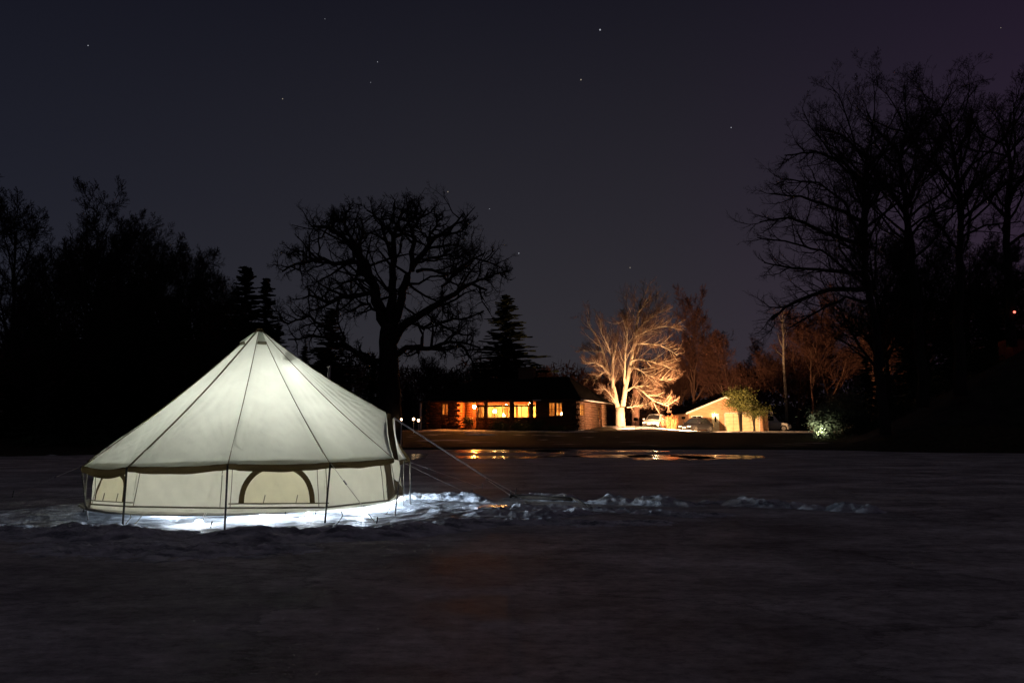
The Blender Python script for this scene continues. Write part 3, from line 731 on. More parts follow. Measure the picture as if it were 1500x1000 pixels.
# ---------------------------------------------------------------- trees
def wob(rng, s): return Vector((rng.gauss(0, s), rng.gauss(0, s), rng.gauss(0, s)))
def resample(pts, rads, step):
    P = [pts[0]]; Q = [rads[0]]
    for i in range(len(pts)-1):
        l = (pts[i+1]-pts[i]).length; n = max(1, int(l/step))
        for k in range(1, n+1):
            t = k/n
            P.append(pts[i].lerp(pts[i+1], t)); Q.append(rads[i]+(rads[i+1]-rads[i])*t)
    return P, Q
class Tree:
    """grows branches; level 0-1 go to the trunk mesh, finer ones to the crown mesh"""
    def __init__(s, seed, gnarl=0.25, up=0.15, droop=0.0, ratio=0.5, spread=(35, 70), counts=(0, 9, 7, 6), tw=0.010, flat=0.0, max_level=4, tip=0.35):
        s.r = random.Random(seed); s.tk = MB(); s.cr = MB(); s.gn = gnarl; s.up = up; s.dr = droop
        s.ratio = ratio; s.spread = spread; s.counts = counts; s.tw = tw; s.flat = flat; s.max = max_level; s.tip = tip; s.fac = 2.1; s.tkl = 1
    def limb(s, pts, rads, level):
        r = s.r
        n = 9 if level == 0 else (6 if level == 1 else (4 if level == 2 else 3))
        (s.tk if level <= s.tkl else s.cr).tube(pts, rads, n, caps=(level < 3))
        if level >= s.max: return
        L_ = sum((pts[i+1]-pts[i]).length for i in range(len(pts)-1))
        cnt = s.counts[min(level, len(s.counts)-1)]
        cnt = max(2, int(round(cnt*(0.75+0.5*r.random()))))
        for c in range(cnt):
            f = s.tip+(1-s.tip)*((c+r.random())/cnt)
            x = f*(len(pts)-1); i = min(int(x), len(pts)-2); t = x-i
            p = pts[i].lerp(pts[i+1], t); rad = rads[i]+(rads[i+1]-rads[i])*t
            d = (pts[i+1]-pts[i]).normalized()
            q = d.orthogonal().normalized(); q.rotate(Matrix.Rotation(r.uniform(0, 2*math.pi), 3, d))
            a = R(r.uniform(*s.spread))
            nd_ = (d*math.cos(a)+q*math.sin(a)).normalized()
            if s.flat: nd_.z *= (1-s.flat); nd_.normalize()
            ll = L_*s.ratio*(1.15-0.65*f)*r.uniform(0.65, 1.25)
            s.grow(p, nd_, ll, max(s.tw*0.7, min(rad*0.72, s.tw*(s.fac**(s.max-level-1)))), level+1)
    def grow(s, p, d, L_, rad, level):
        r = s.r; ns = 5 if level <= 2 else (4 if level == 3 else 3)
        pts = [p]; rads = [rad]; st = L_/ns
        for k in range(ns):
            d = (d+wob(r, s.gn)+Vector((0, 0, s.up*(0.4+0.6*(level < 3))-s.dr*(level >= 2)*(k/ns)))).normalized()
            p = p+d*st; pts.append(p); rads.append(max(s.tw*0.45, rad*(1-0.8*(k+1)/ns)))
        s.limb(pts, rads, level)
    def out(s, name, loc, bark, twig, label, cat='tree', group=None):
        o = empty(name, loc); tag(o, label, cat, group)
        s.tk.build('trunk', M[bark], o, True); s.cr.build('crown', M[twig], o)
        return o
def img_limbs(tree, base, Yd, conv, limbs, rpx, depth=1.0, gn=0.06, step=0.5):
    """limbs traced as curves; each gets its own swing in depth so that the tree is round"""
    r = tree.r
    for li, (pts, w0, w1, lv, dy) in enumerate(limbs):
        P = []
        for k, (u, v) in enumerate(pts):
            t = k/(len(pts)-1)
            px, py = conv(u, v); P.append(at(px, py, Yd+dy*depth*t**1.2)-base)
        Rr = [max(0.012, (w0+(w1-w0)*k/(len(P)-1))*rpx) for k in range(len(P))]
        P, Q = resample(P, Rr, step)
        P = [P[0]]+[q+wob(r, gn*min(1, step)) for q in P[1:]]
        tree.limb(P, Q, lv)

# the spreading oak
OY = 45.0; ob = at(574, 0, OY); ob.z = gzf(ob.x, OY)-0.1
t = Tree(11, gnarl=0.30, up=0.10, ratio=0.46, spread=(35, 80), counts=(3, 13, 8, 8), tw=0.0125, max_level=4, tip=0.15); t.fac = 2.75
cv = lambda u, v: (380+u/2.778, 260+(v if v > 260 else 260-(260-v)*0.80)/2.778)
k_ = OY/1083/2.778/2
t.tip = 0.5
img_limbs(t, ob, OY, cv, [([(528, 1085), (530, 960), (526, 820), (524, 700), (522, 600)], 110, 66, 0, 0)], k_)
t.tip = 0.2
img_limbs(t, ob, OY, cv, [
    ([(330, 235), (290, 150), (300, 110)], 12, 4, 1, 2), ([(400, 295), (350, 200), (340, 120), (370, 90)], 12, 4, 1, -2), ([(545, 240), (590, 190), (640, 110), (650, 80)], 12, 4, 1, -3),
    ([(230, 345), (170, 310), (110, 310)], 9, 4, 1, 2), ([(300, 500), (250, 540), (200, 530)], 9, 4, 1, -2), ([(750, 230), (820, 200), (850, 160)], 9, 4, 1, 2),
    ([(515, 640), (480, 510), (440, 380), (400, 295), (330, 235), (270, 195), (210, 180)], 40, 5, 1, 2),
    ([(455, 420), (400, 345), (300, 345), (230, 345), (150, 352), (95, 382)], 20, 5, 1, -3),
    ([(400, 400), (400, 330), (415, 240), (425, 180), (390, 130)], 16, 4, 1, 3),
    ([(505, 540), (450, 475), (380, 482), (300, 500), (230, 492), (180, 482)], 22, 5, 1, -4),
    ([(450, 430), (395, 410), (330, 440), (290, 470)], 12, 4, 1, 4),
    ([(532, 610), (540, 450), (540, 330), (545, 240), (520, 200), (490, 165)], 32, 5, 1, 1),
    ([(545, 240), (560, 165), (600, 105), (610, 85)], 14, 4, 1, 3),
    ([(540, 330), (500, 210), (470, 130), (440, 100)], 12, 4, 1, -3),
    ([(530, 640), (560, 560), (600, 425), (640, 335), (690, 270), (750, 230), (790, 180), (835, 115)], 34, 5, 1, 2),
    ([(620, 380), (625, 280), (625, 200), (660, 120), (690, 90)], 20, 4, 1, 4),
    ([(690, 270), (720, 190), (720, 120)], 12, 4, 1, -2),
    ([(528, 690), (575, 620), (640, 562), (720, 520), (790, 470), (860, 432), (935, 452)], 32, 7, 1, -3),
    ([(740, 500), (740, 440), (790, 400), (880, 330), (960, 350), (1010, 400)], 12, 4, 1, 2),
    ([(860, 432), (930, 410), (985, 380), (1020, 370)], 10, 4, 1, 1),
    ([(640, 382), (700, 370), (760, 400), (860, 335), (920, 320)], 12, 4, 1, -3),
    ([(640, 345), (720, 320), (800, 330), (880, 290)], 10, 4, 1, 3),
    ([(528, 740), (600, 692), (680, 700), (740, 672), (830, 668), (890, 690)], 22, 5, 1, -2),
    ([(660, 695), (665, 610), (720, 595), (800, 632), (840, 640)], 12, 5, 1, 1),
    ([(720, 595), (790, 575), (860, 560), (910, 550)], 10, 4, 1, -1),
    ([(800, 668), (850, 720), (880, 790)], 10, 4, 1, 2),
    ([(524, 760), (430, 738), (370, 700), (320, 660), (240, 640), (120, 650)], 22, 5, 1, -3),
    ([(505, 560), (440, 520), (390, 530), (370, 545)], 12, 4, 1, 3),
    ([(320, 660), (260, 600), (200, 560), (120, 590), (80, 570)], 12, 4, 1, 2)], k_*1.3, gn=0.15)
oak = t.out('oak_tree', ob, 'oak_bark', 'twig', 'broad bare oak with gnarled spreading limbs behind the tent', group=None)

# the floodlit tree
FY = 72.0; fb = at(909, 0, FY); fb.z = gzf(fb.x, FY)
t = Tree(23, gnarl=0.13, up=0.12, droop=0.02, ratio=0.44, spread=(22, 52), counts=(2, 19, 11, 9), tw=0.0095, max_level=4, tip=0.15); t.fac = 1.75; t.tkl = 2
cv = lambda u, v: (800+u/3.333, 400+v/3.333)
k_ = FY/1083/3.333/2
t.tip = 0.6; t.counts = (1, 19, 11, 9)
img_limbs(t, fb, FY, cv, [([(362, 765), (363, 742), (362, 700), (361, 655)], 52, 42, 0, 0)], k_, gn=0.02)
t.tip = 0.10
img_limbs(t, fb, FY, cv, [
    ([(352, 665), (330, 560), (300, 470), (272, 365), (240, 295), (195, 240)], 24, 2, 1, 1.5),
    ([(328, 580), (325, 440), (335, 380), (342, 325)], 18, 7, 1, -1),
    ([(325, 420), (300, 350), (268, 290), (258, 225)], 10, 1.5, 1, -2),
    ([(302, 490), (275, 455), (240, 440), (180, 432)], 11, 1.5, 1, -2),
    ([(275, 385), (240, 378), (165, 378)], 8, 1.5, 1, 2),
    ([(290, 480), (250, 500), (200, 520)], 7, 1.5, 1, 2),
    ([(374, 650), (392, 540), (415, 430), (438, 300), (450, 200), (466, 135), (484, 95)], 26, 2, 1, 1),
    ([(384, 540), (385, 420), (397, 300), (382, 230), (352, 250)], 12, 1.5, 1, -2),
    ([(397, 300), (390, 240), (370, 190)], 6, 1.5, 1, 1),
    ([(408, 460), (450, 465), (500, 500), (560, 520), (620, 515)], 9, 1.5, 1, -2.5),
    ([(415, 430), (470, 420), (540, 440), (620, 470)], 9, 1.5, 1, 2.5),
    ([(425, 345), (500, 345), (560, 350), (640, 400)], 9, 1.5, 1, -2),
    ([(440, 290), (480, 240), (530, 205), (590, 170)], 10, 1.5, 1, 2),
    ([(432, 310), (520, 270), (590, 260), (640, 262)], 9, 1.5, 1, -2),
    ([(452, 190), (490, 150), (530, 110)], 7, 1.5, 1, 1),
    ([(384, 580), (430, 553), (470, 575), (520, 620), (570, 640), (600, 650)], 11, 2, 1, -2),
    ([(430, 553), (480, 550), (540, 545)], 7, 1.5, 1, 2),
    ([(395, 655), (440, 650), (500, 640)], 6, 1.5, 1, 2),
    ([(345, 640), (318, 600), (290, 565), (250, 568)], 8, 1.5, 1, -1),
    ([(340, 640), (310, 610), (300, 590)], 7, 1.5, 1, 1),
    ([(418, 420), (440, 330), (470, 250), (540, 180), (580, 150)], 10, 1.5, 1, 3)], k_, gn=0.05)
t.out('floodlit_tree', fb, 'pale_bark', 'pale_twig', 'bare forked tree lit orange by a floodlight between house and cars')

# big bare trees on the right slope
RY = 40.0
cv = lambda u, v: (1060+u*0.6, 60+(v if v > 450 else 450-(450-v)*0.86)*0.6)
k_ = RY/1083*0.6/2
def right_tree(seed, bx, Yd, trunk, limbs, label, tw0=26, tw1=4, tip=0.45):
    b = at(*cv(bx, 0), Yd); b.z = gzf(b.x, Yd)-0.1
    t = Tree(seed, gnarl=0.20, up=0.12, ratio=0.44, spread=(28, 65), counts=(20, 13, 9, 7), tw=0.0085, max_level=4, tip=tip)
    tp = [(u, v) for (u, v) in trunk]
    P = [at(*cv(u, v), Yd)-b for (u, v) in tp]
    P[0].z = min(P[0].z, 0)
    Q = [(tw0+(tw1-tw0)*(k/(len(P)-1))**0.8)*k_ for k in range(len(P))]
    P, Q = resample(P, Q, 0.7); P = [P[0]]+[q+wob(t.r, 0.05) for q in P[1:]]
    t.limb(P, Q, 0); t.tip = 0.10; t.counts = (10, 16, 9, 7)
    img_limbs(t, b, Yd, cv, limbs, k_)
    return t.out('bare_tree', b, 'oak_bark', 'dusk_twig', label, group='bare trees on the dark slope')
right_tree(31, 378, 40, [(392, 905), (378, 800), (365, 660), (350, 560), (340, 470), (345, 330), (352, 240), (368, 170)], [
    ([(352, 605), (260, 606), (190, 628), (150, 650), (118, 682)], 14, 4, 1, -2), ([(346, 565), (260, 560), (170, 553), (100, 543)], 12, 3, 1, 2),
    ([(342, 500), (250, 470), (160, 425), (90, 440)], 12, 3, 1, -3), ([(342, 440), (270, 400), (190, 370), (110, 360)], 12, 3, 1, 3),
    ([(343, 480), (310, 430), (295, 380), (230, 330), (140, 320)], 10, 3, 1, 2), ([(345, 330), (290, 270), (230, 240), (150, 250)], 10, 3, 1, -2),
    ([(348, 260), (300, 200), (250, 180)], 8, 3, 1, 2), ([(345, 420), (385, 350), (420, 330)], 8, 3, 1, 2),
    ([(352, 600), (300, 560), (240, 510), (150, 490), (80, 480)], 9, 3, 1, 3), ([(360, 640), (300, 625), (230, 660), (160, 700)], 8, 3, 1, -3)],
    'leftmost of the tall bare trees on the slope, long limbs reaching left')
right_tree(32, 478, 42, [(482, 830), (478, 720), (466, 600), (445, 400), (430, 260), (440, 190), (430, 130)], [
    ([(447, 420), (400, 345), (335, 300), (270, 230)], 14, 4, 1, 2), ([(440, 340), (390, 330), (330, 350)], 9, 3, 1, -3),
    ([(450, 390), (470, 330), (520, 240), (560, 150)], 14, 4, 1, -2), ([(435, 260), (385, 190), (350, 150)], 10, 3, 1, -1),
    ([(436, 230), (480, 170), (500, 120)], 10, 3, 1, 2), ([(455, 480), (500, 420), (560, 370)], 8, 3, 1, 2)],
    'second tall bare tree on the slope, straight trunk between two others', 30, 4)
right_tree(33, 572, 41, [(574, 800), (572, 700), (577, 560), (582, 420), (562, 250), (548, 150)], [
    ([(584, 400), (610, 340), (655, 300), (700, 240), (740, 190)], 14, 4, 1, 2), ([(584, 430), (640, 380), (690, 330), (740, 300)], 10, 3, 1, -2),
    ([(575, 350), (520, 280), (480, 240), (440, 150)], 12, 3, 1, -2), ([(565, 250), (600, 180), (605, 130)], 10, 3, 1, 2),
    ([(580, 480), (640, 450), (720, 440)], 8, 3, 1, 2), ([(578, 520), (530, 460), (500, 430)], 8, 3, 1, 3)],
    'third tall bare tree on the slope, thick trunk forking to the right', 32, 4)
right_tree(34, 700, 44, [(700, 700), (698, 560), (690, 420), (700, 300), (690, 200), (700, 130)], [
    ([(692, 430), (640, 370), (620, 300)], 10, 3, 1, 2), ([(692, 380), (740, 300), (780, 240)], 10, 3, 1, -2), ([(695, 500), (760, 450), (820, 430)], 9, 3, 1, 2)],
    'rightmost tall bare tree on the slope, by the red light', 26, 4)

# generic bare trees for the background (copied)
def bare_proto(seed, H_, name, bark, twig, tr, spread=(20, 50), tw=0.011, counts=(13, 8, 6, 5), tip=0.3, ratio=0.40):
    t = Tree(seed, gnarl=0.14, up=0.16, ratio=ratio, spread=spread, counts=counts, tw=tw, max_level=4, tip=tip)
    P = [Vector((0, 0, -0.3))]; d = Vector((0, 0, 1))
    for k in range(9):
        d = (d+wob(t.r, 0.05)).normalized(); d.z = abs(d.z); P.append(P[-1]+d*(H_/9))
    t.limb(P, [max(0.02, tr*(1-0.93*k/9)) for k in range(10)], 0)
    return t.out(name, (0, 0, -200), bark, twig, 'bare tree', 'tree')
def place(proto, px, Yd, s, rz, label, group=None, wide=1.0, first=[]):
    o = copy_tree(proto) if proto.name in first else proto
    first.append(proto.name)
    x = (px-750)/1083*Yd; o.location = (x, Yd, gzf(x, Yd)-0.05)
    o.rotation_euler = (0, 0, rz); o.scale = (s*wide, s*wide, s); tag(o, label)
    if group: o['group'] = group
    elif 'group' in o: del o['group']
    return o
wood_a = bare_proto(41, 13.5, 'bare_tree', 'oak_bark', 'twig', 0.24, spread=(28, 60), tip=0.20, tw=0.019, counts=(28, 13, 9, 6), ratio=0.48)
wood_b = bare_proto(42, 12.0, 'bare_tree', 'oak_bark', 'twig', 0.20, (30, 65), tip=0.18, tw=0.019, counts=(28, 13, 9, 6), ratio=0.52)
red_a = bare_proto(43, 12.5, 'bare_tree', 'red_bark', 'red_twig', 0.22, (30, 62), tw=0.02, counts=(26, 12, 9, 6), tip=0.22, ratio=0.52)
red_b = bare_proto(44, 11.0, 'bare_tree', 'red_bark', 'red_twig', 0.18, (32, 68), tw=0.02, counts=(26, 12, 9, 6), tip=0.20, ratio=0.55)
LG = 'trees of the dark wood left of the tent'
def hs(py, Yd, H_, px=300):   # scale so that the top reaches py
    x = (px-750)/1083*Yd
    return (at(px, py, Yd).z-gzf(x, Yd))/(H_*(1.22 if H_ != 12.0 or Yd > 47 and False else 1.2))
for (pr, H_, px, py, Yd, rz, wd, lab) in (
    (wood_a, 13.5, 14, 262, 40, 0.3, 1.1, 'tall bare tree at the far left edge of the wood'),
    (wood_a, 13.5, 118, 262, 38, 1.9, 1.0, 'tallest bare tree in the wood left of the tent'),
    (wood_b, 12.0, 172, 322, 41, 4.0, 1.0, 'bare tree right of the tallest one in the left wood'),
    (wood_b, 12.0, 232, 335, 44, 2.5, 0.8, 'slim bare tree in the middle of the left wood'),
    (wood_b, 12.0, 276, 360, 42, 5.2, 0.9, 'round-crowned bare tree near the spruces of the left wood'),
    (wood_a, 13.5, 62, 335, 36, 3.1, 1.1, 'low bare tree in the gap between two taller ones at far left'),
    (wood_b, 12.0, 312, 395, 46, 0.9, 0.6, 'small bare tree just left of the pointed spruces')):
    place(pr, px, Yd, hs(py, Yd, H_, px), rz, lab, LG, wd)
RG = 'reddish bare trees behind the garage'
for (pr, H_, px, py, Yd, rz, wd, lab) in (
    (red_a, 12.5, 1012, 425, 98, 0.2, 0.8, 'tallest reddish bare tree between lit tree and garage'),
    (red_b, 11.0, 1062, 485, 92, 1.4, 1.0, 'reddish bare tree rising just behind the garage gable'),
    (red_a, 12.5, 1000, 500, 105, 2.4, 1.0, 'dim reddish tree directly behind the parked cars'),
    (red_b, 11.0, 1165, 455, 90, 3.3, 1.1, 'reddish bare tree right of the pale birch'),
    (red_a, 12.5, 1215, 430, 88, 4.4, 1.1, 'broad reddish bare tree glowing behind the slope trees'),
    (red_a, 12.5, 1275, 440, 84, 5.6, 1.1, 'reddish bare tree seen past the leftmost slope trunk'),
    (red_b, 11.0, 1330, 470, 80, 0.7, 1.1, 'rightmost reddish bare tree low behind the slope'),
    (red_b, 11.0, 800, 535, 100, 2.0, 1.0, 'small reddish bare tree above the right end of the house roof'),
    (red_b, 11.0, 965, 520, 100, 5.0, 1.2, 'dim reddish tree directly behind the floodlit tree'),
    (red_a, 12.5, 1110, 500, 108, 1.0, 1.2, 'far reddish bare tree left of the pale birch')):
    place(pr, px, Yd, hs(py, Yd, H_, px), rz, lab, RG, wd)
for (px, py, Yd, lab) in ((668, 540, 95, 'bare tree low above the left end of the house roof'), (625, 520, 90, 'dark bare tree left of the house'), (700, 530, 100, 'thin bare tree left of the spruce behind the house')):
    place(wood_b, px, Yd, hs(py, Yd, 12.0, px), px*0.1, lab, 'dark bare trees behind the house')
for (pr, H_, px, py, Yd, rz, wd, lab) in ((wood_a, 13.5, 1420, 330, 56, .4, 1.2, 'dark bare tree behind the slope, left of the red light'), (wood_b, 12.0, 1492, 350, 58, 2.2, 1.3, 'dark bare tree just behind the red-lit hut'),
    (wood_b, 12.0, 1362, 330, 54, 3.7, 1.3, 'dark bare tree low behind the middle of the slope'), (wood_a, 13.5, 1300, 300, 52, 5.0, 1.1, 'dark bare tree filling the gap between the two left slope trees')):
    place(pr, px, Yd, hs(py, Yd, H_, px), rz, lab, 'dark trees behind the slope', wd)
# pale birch
t = Tree(51, gnarl=0.15, up=0.2, ratio=0.22, spread=(25, 55), counts=(16, 6, 5, 4), tw=0.008, max_level=3, tip=0.55)
bb = at(1126, 0, 87); bb.z = gzf(bb.x, 87)
t.limb([Vector((0, 0, -.2)), Vector((.05, 0, 4)), Vector((-.05, 0, 8)), Vector((.05, 0, 11)), Vector((0, 0, 14))], [0.21, 0.18, 0.14, 0.10, 0.03], 0)
t.out('birch_tree', bb, 'birch_bark', 'twig', 'slim pale-barked trunk standing behind the right end of the garage')
t = Tree(52, gnarl=0.15, up=0.2, ratio=0.22, spread=(25, 55), counts=(12, 6, 5, 4), tw=0.01, max_level=3, tip=0.5)
bb = at(1162, 0, 84); bb.z = gzf(bb.x, 84)
t.limb([Vector((0, 0, -.2)), Vector((.1, 0, 3)), Vector((0, 0, 6)), Vector((.2, 0, 9))], [0.17, 0.14, 0.1, 0.03], 0)
t.out('bare_tree', bb, 'red_bark', 'twig', 'thin dim trunk between the garage and the lit green bush')
t = Tree(53, gnarl=0.15, up=0.2, ratio=0.3, spread=(25, 55), counts=(12, 6, 5, 4), tw=0.01, max_level=3, tip=0.5)
bb = at(919, 0, 76); bb.z = gzf(bb.x, 76)
t.limb([Vector((0, 0, -.2)), Vector((.1, 0, 3)), Vector((0, 0, 6)), Vector((.2, 0, 9))], [0.42, 0.36, 0.25, 0.03], 0)
t.out('bare_tree', bb, 'red_bark', 'red_twig', 'brown trunk close behind the floodlit tree')

# spruces
def spruce(seed, H_, W_, name='spruce_tree'):
    r = random.Random(seed); rn = np.random.RandomState(seed)
    o = empty(name, (0, 0, -200)); tag(o, 'spruce', 'tree')
    tk = MB(); tk.tube([(0, 0, -.2), (0, 0, H_*.5), (0, 0, H_)], [H_*.017, H_*.010, 0.01], 8); tk.build('trunk', M['oak_bark'], o, True)
    cr = MB(); z = H_*0.05
    C_, U_, V_ = [], [], []
    while z < H_*0.985:
        f = z/H_; rad = W_*(1-f)**0.85*r.uniform(0.8, 1.12)+0.06
        for b in range(max(4, int(11*(1-f)+3))):
            a = r.uniform(0, 6.283); l = rad*r.uniform(0.5, 1.15)
            dr = -0.28+0.5*f+r.uniform(-.10, .10); zj = r.uniform(-.75, .75)*(H_*0.012+0.10*(1-f))
            n = max(6, int(l*14))
            ca, sa = math.cos(a), math.sin(a)
            pts = []
            for k in range(n):
                tt = (k+0.6)/n; x = l*tt; zz = z+zj+x*dr*(1-0.35*tt)+0.02*r.uniform(-1, 1)
                w_ = 0.30*(1-tt)**0.6*min(1, .3+l*.3)+0.07
                sd = r.uniform(-1, 1)*w_*0.9
                C_.append((ca*x-sa*sd, sa*x+ca*sd, zz-abs(sd)*0.35))
                hx, hy = r.uniform(-.6, .6), 1.0
                U_.append((ca*0.5-sa*sd*1.2, sa*0.5+ca*sd*1.2, dr*0.4)); V_.append((-sa*r.uniform(.2, 1), ca*r.uniform(.2, 1), r.uniform(-.9, .5)))
        z += H_*0.012+0.10*(1-f)
    C_ = np.array(C_); U_ = np.array(U_); V_ = np.array(V_)
    U_ = U_/np.linalg.norm(U_, axis=1)[:, None]*rn.uniform(.10, .24, (len(C_), 1)); V_ = V_/np.linalg.norm(V_, axis=1)[:, None]*rn.uniform(.04, .11, (len(C_), 1))
    cr.quads(C_, U_, V_); cr.build('crown', M['needles'], o)
    return o
sp_a = spruce(61, 12, 2.6); sp_b = spruce(62, 12, 3.3)
SG = 'spruces around the pond'
for (pr, px, py, Yd, rz, wd, lab) in (
    (sp_a, 482, 448, 56, 0.2, 1.7, 'dark narrow spruce between tent top and oak trunk'),
    (sp_b, 741, 430, 84, 1.0, 1.75, 'tall spruce rising behind the house roof'),
    (sp_a, 354, 388, 44, 2.1, 1.5, 'pointed spruce at the right end of the left wood, the taller one'),
    (sp_a, 384, 405, 45, 3.3, 1.15, 'slim pointed spruce next to the tent top'),
    (sp_b, 316, 440, 45, 0.5, 1.2, 'broad spruce hidden in the right half of the left wood'),
    (sp_b, 200, 430, 42, 1.5, 1.4, 'broad dark spruce in the middle of the left wood'),
    (sp_b, 255, 420, 47, 2.5, 1.2, 'dark spruce behind the left slope of the tent'),
    (sp_b, 150, 380, 44, 3.5, 1.2, 'tall dark spruce beneath the tallest bare tree at left'),
    (sp_b, 40, 440, 40, 4.5, 1.4, 'broad dark spruce at the far left edge'),
    (sp_b, 95, 470, 37, 5.5, 1.3, 'low dark spruce left of the tent among bare trunks'),
    (sp_b, 405, 470, 52, 0.9, 1.0, 'spruce right behind the tent top'),
    (sp_b, 545, 515, 60, 1.9, 1.0, 'bushy low evergreen beside the oak trunk'),
    (sp_a, 445, 505, 58, 2.9, 1.3, 'low evergreen half hidden by the right slope of the tent'),
    (sp_b, 1190, 520, 96, 3.9, 0.9, 'dark spruce behind the lit green bush'),
    (sp_a, 1085, 530, 104, 4.9, 1.3, 'dark spruce directly behind the garage'),
    (sp_b, 1335, 470, 58, 0.4, 1.4, 'dark spruce low between the two left trunks on the slope'),
    (sp_b, 1398, 440, 57, 1.4, 1.4, 'dark spruce behind the middle of the slope'),
    (sp_b, 1455, 420, 56, 2.4, 1.4, 'dark spruce behind the slope left of the red light'),
    (sp_b, 1270, 520, 62, 3.4, 1.4, 'dark spruce at the foot of the slope behind the leafy bush'),
    (sp_b, 595, 560, 80, 5.9, 1.2, 'low dark evergreen left of the house')):
    place(pr, px, Yd, hs(py, Yd, 12.0, px)*1.2, rz, lab, SG, wd)

# the far wood closing the view behind house and garage
rn = np.random.RandomState(99); n = 90000
fx_ = rn.uniform(-150, 170, n); fy_ = rn.uniform(112, 138, n)
top = 4.5+9.5*fbm(fx_*0.11, fy_*0.05, 4)+2.0*fbm(fx_*.6, fy_*.3, 3)
C_ = np.stack([fx_, fy_, gz(fx_, fy_)+top*rn.uniform(0, 1, n)**0.75], 1)
U_ = rn.normal(0, 1, (n, 3))*np.array([.5, .5, 1.0]); U_ /= np.linalg.norm(U_, axis=1)[:, None]
V_ = np.cross(U_, rn.normal(0, 1, (n, 3))); V_ /= np.linalg.norm(V_, axis=1)[:, None]
m_ = MB(); m_.quads(C_, U_*rn.uniform(.25, .9, (n, 1)), V_*rn.uniform(.03, .12, (n, 1)))
tag(m_.build('woods', M['red_twig']), 'dark far wood closing the view behind house and garage', 'woods', kind='stuff')

# leafy bushes
def leaf_bush(name, seed, loc, rx, ry, rz_, n, leaf, mat, label, cat, stems=8, clumps=26, trunkh=0.0, stem_mat='oak_bark', zc=None, group=None):
    r = random.Random(seed); rn = np.random.RandomState(seed)
    o = empty(name, loc); tag(o, label, cat, group)
    cl = []
    for _ in range(clumps):
        while True:
            p = rn.uniform(-1, 1, 3)
            if 0.25 < np.linalg.norm(p) < 1: break
        cl.append(p*np.array([rx, ry, rz_*0.5])*rn.uniform(.7, 1.0)+np.array([0, 0, trunkh+rz_*0.5]))
    tk = MB()
    for _ in range(stems):
        c = cl[r.randrange(len(cl))]
        b0 = Vector((r.uniform(-.1, .1), r.uniform(-.1, .1), -.1))
        tk.tube([b0, Vector((b0.x*.8+c[0]*.25, b0.y*.8+c[1]*.25, max(.2, trunkh*.9+c[2]*.15))), Vector(c)], [0.05 if trunkh else .025, 0.035 if trunkh else .018, .008], 5)
    tk.build('trunk' if trunkh else 'stem', M[stem_mat], o, True)
    cl = np.array(cl); k = rn.randint(0, len(cl), n)
    sp_ = min(rx, rz_)*0.26
    C_ = cl[k]+rn.normal(0, 1, (n, 3))*np.array([sp_*1.2, sp_*1.2, sp_*.75]); C_[:, 2] = np.maximum(C_[:, 2], 0.04+trunkh*.7)
    U_ = rn.normal(0, 1, (n, 3)); U_ /= np.linalg.norm(U_, axis=1)[:, None]
    V_ = np.cross(U_, rn.normal(0, 1, (n, 3))); V_ /= np.linalg.norm(V_, axis=1)[:, None]
    m_ = MB(); m_.quads(C_, U_*leaf*rn.uniform(.7, 1.3, (n, 1)), V_*leaf*.42); m_.build('foliage' if not trunkh else 'crown', M[mat], o)
    return o
def gp(px, Yd): x = (px-750)/1083*Yd; return (x, Yd, gzf(x, Yd)-0.03)
leaf_bush('evergreen_bush', 71, gp(1212, 56), 1.35, 1.2, 2.5, 5200, 0.075, 'leaf', 'leafy green bush lit pale by a lamp at the foot of the dark slope', 'bush', 12, 34)
leaf_bush('evergreen_bush', 72, gp(1238, 57.5), 1.5, 1.2, 3.2, 4500, 0.075, 'leaf', 'taller dim leafy bush behind the pale-lit one at the slope foot', 'bush', 12, 30)
leaf_bush('small_pine', 73, gp(1083, 75), 1.55, 1.4, 2.0, 5200, 0.055, 'pine_leaf', 'small round evergreen tree in front of the garage door, the larger one', 'tree', 12, 26, 2.1, group='little evergreens at the garage')
leaf_bush('small_pine', 74, gp(1103, 76), 1.25, 1.2, 1.2, 3200, 0.055, 'pine_leaf', 'smaller low evergreen tree at the right end of the garage door', 'tree', 9, 18, 1.5, group='little evergreens at the garage')
for k, (px, Yd, rx, h, lab) in enumerate(((785, 66.0, .9, 1.0, 'clipped dark shrub below the narrow sunroom window'), (735, 67.3, 1.1, .75, 'low dark shrub under the wide lit window'), (762, 66.6, 1.0, .7, 'low dark shrub between the two sunroom windows'), (815, 64.9, 1.0, .6, 'low dark shrub under the paired window'))):
    leaf_bush('shrub', 80+k, gp(px, Yd-0.9), rx, .6, h, 1200, 0.05, 'pine_leaf', lab, 'shrub', 6, 14, group='shrubs along the house wall')
for k, (px, Yd, rx, h, lab) in enumerate(((1262, 47, 1.6, 1.2, 'dark scrub bush at the foot of the slope'), (1310, 47, 1.8, 1.3, 'dark scrub bush halfway up the slope'), (1375, 47, 2.0, 1.5, 'dark scrub bush high on the slope'), (1440, 47, 2.0, 1.4, 'dark scrub bush near the top of the slope'))):
    leaf_bush('scrub_bush', 90+k, gp(px, Yd), rx, 1.2, h, 1500, 0.07, 'needles', lab, 'bush', 6, 16, group='scrub on the dark slope')
